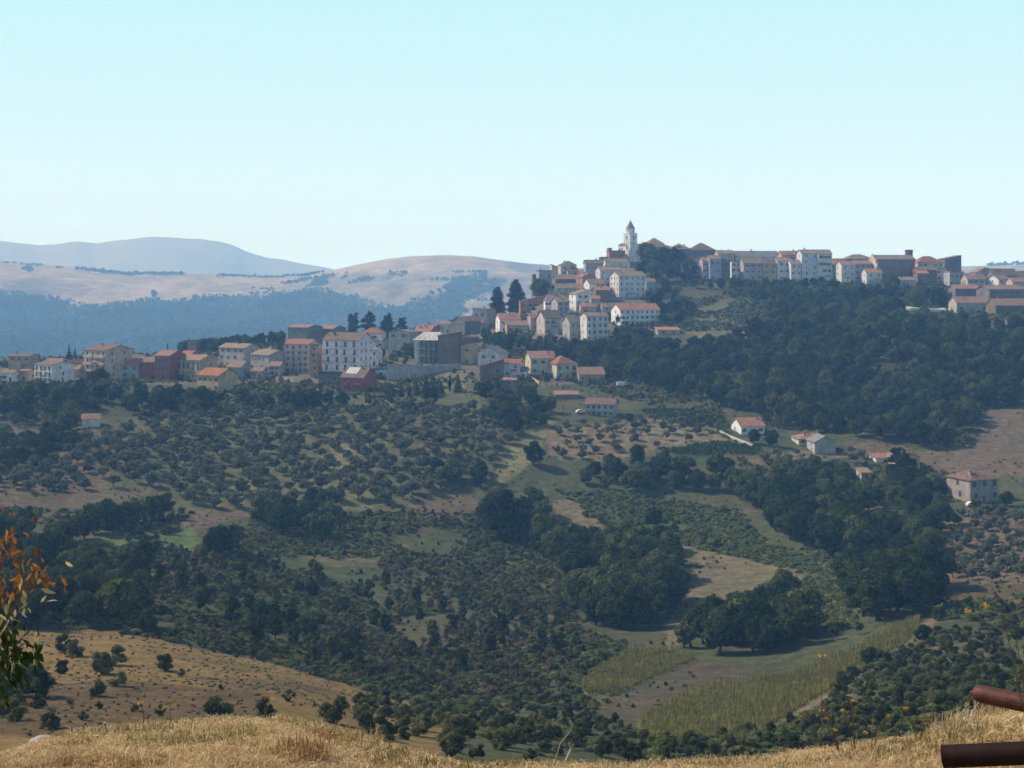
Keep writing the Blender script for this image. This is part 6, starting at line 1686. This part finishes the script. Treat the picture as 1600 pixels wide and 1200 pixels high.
weed((222,1140), [(219,1098,1),(224,1108,0)], 6.3, "stem with round golden head on the left of the mound", .011)
weed((255,1140), [(257,1106,1),(262,1120,0)], 6.3, "stem with golden head in front of the small dark bushes", .010)
weed((268,1138), [(268,1095,1)], 6.3, "straight stem with brightest golden head left of the broad dark bush", .011)
weed((416,1140), [(416,1088,1),(420,1100,1)], 6.3, "stem with golden heads before the bush with a bare side", .010)
weed((860,1190), [(845,1176,0),(866,1190,0),(893,1140,0)], 5.8, "thin dry stalks around the forked twig", pale=True)

# leafy sapling reaching in at the left edge
M_lo = leaf_mat("autumn_leaf", [(.14, .050, .014), (.27, .105, .025), (.40, .23, .06)], .5, .4)
M_lg = leaf_mat("green_leaf", [(.020, .035, .010), (.035, .058, .014), (.07, .10, .022)], .4, .4)
M_tw, nt_, b_ = new_mat("twig_bark"); b_.inputs["Base Color"].default_value = (.10, .06, .035, 1)
foot = at(-70, 1215, 4.3); foot.z = float(terrain_z(foot.x, foot.y)); rt = link("sapling", None, None, tuple(foot))
def leaf_cluster(name, centers, n, L, mat, droop, seed):
    r2 = np.random.default_rng(seed); vs, fs = [], []
    for i in range(n):
        c = centers[i % len(centers)] + r2.normal(size=3) * np.array([.030, .06, .030])
        d = r2.normal(size=3) * .7 + np.array([.2, 0, -droop]); d /= np.linalg.norm(d); s = np.cross(d, r2.normal(size=3)); s /= np.linalg.norm(s); up = np.cross(s, d)
        l = L * (.6 + .7 * r2.random()); w_ = l * .17
        P = [c, c + d * l * .3 + s * w_ + up * l * .03, c + d * l * .65 + s * w_ * .8 + up * l * .02, c + d * l - up * l * .10, c + d * l * .65 - s * w_ * .8 + up * l * .02, c + d * l * .3 - s * w_ + up * l * .03, c + d * l * .35 - up * l * .03, c + d * l * .68 - up * l * .04]
        o = len(vs); vs += P; fs += [(o, o+1, o+6, o+6), (o, o+6, o+5, o+5), (o+1, o+2, o+7, o+6), (o+6, o+7, o+4, o+5), (o+2, o+3, o+7, o+7), (o+7, o+3, o+4, o+4)]
    tri = [];
    for f in fs:
        tri.append(f[:3]);
        if f[2] != f[3]: tri.append((f[0], f[2], f[3]))
    return link(name, mesh_np(name, np.array(vs), np.array(tri), [mat], smooth=False), rt)
LF = lambda u, v, dd=4.3: np.array(at(u, v, dd) - foot)
branches = [[(-70,1215),(-40,1080),(-12,960),(2,880),(8,830)], [(-40,1080),(0,985),(34,930),(62,878)], [(-12,960),(18,930),(40,900)], [(-60,1150),(-10,1060),(20,1020),(45,1000)], [(-40,1100),(-5,1050),(10,1010),(12,980)], [(0,985),(16,950),(24,905)]]
for bpts in branches:
    pts = [Vector(LF(u, v)) for u, v in bpts]
    if bpts[0] == (-70,1215): pts[0] = Vector((0, 0, -.03))
    nn_ = len(pts); MB().tube(pts, [.009 * (1 - .8 * i / (nn_ - 1)) if bpts[0] == (-70,1215) else .005 * (1 - .75 * i / (nn_ - 1)) for i in range(nn_)], 6).build("branch", M_tw, rt, True)
leaf_cluster("autumn_foliage", [LF(4,826), LF(14,832), LF(-6,850), LF(10,875), LF(-5,900), LF(18,905), LF(28,900), LF(38,896), LF(30,925), LF(8,925), LF(48,908), LF(64,878), LF(2,865)], 120, .031, M_lo, 1.0, 3)
leaf_cluster("green_foliage", [LF(-8,985), LF(8,1000), LF(20,1015), LF(4,1035), LF(30,1030), LF(14,1055), LF(-10,1050), LF(26,1010), LF(-4,1075), LF(38,1010), LF(10,980), LF(-20,1020)], 250, .034, M_lg, 1.2, 4)
leaf_cluster("yellow_foliage", [LF(20,945), LF(42,930), LF(6,960), LF(56,902), LF(28,960), LF(12,970)], 30, .040, M_gst, .6, 5)
tag(rt, "leafy sapling with orange and green leaves leaning in at the left edge", "sapling")
print("objects", len(bpy.data.objects))
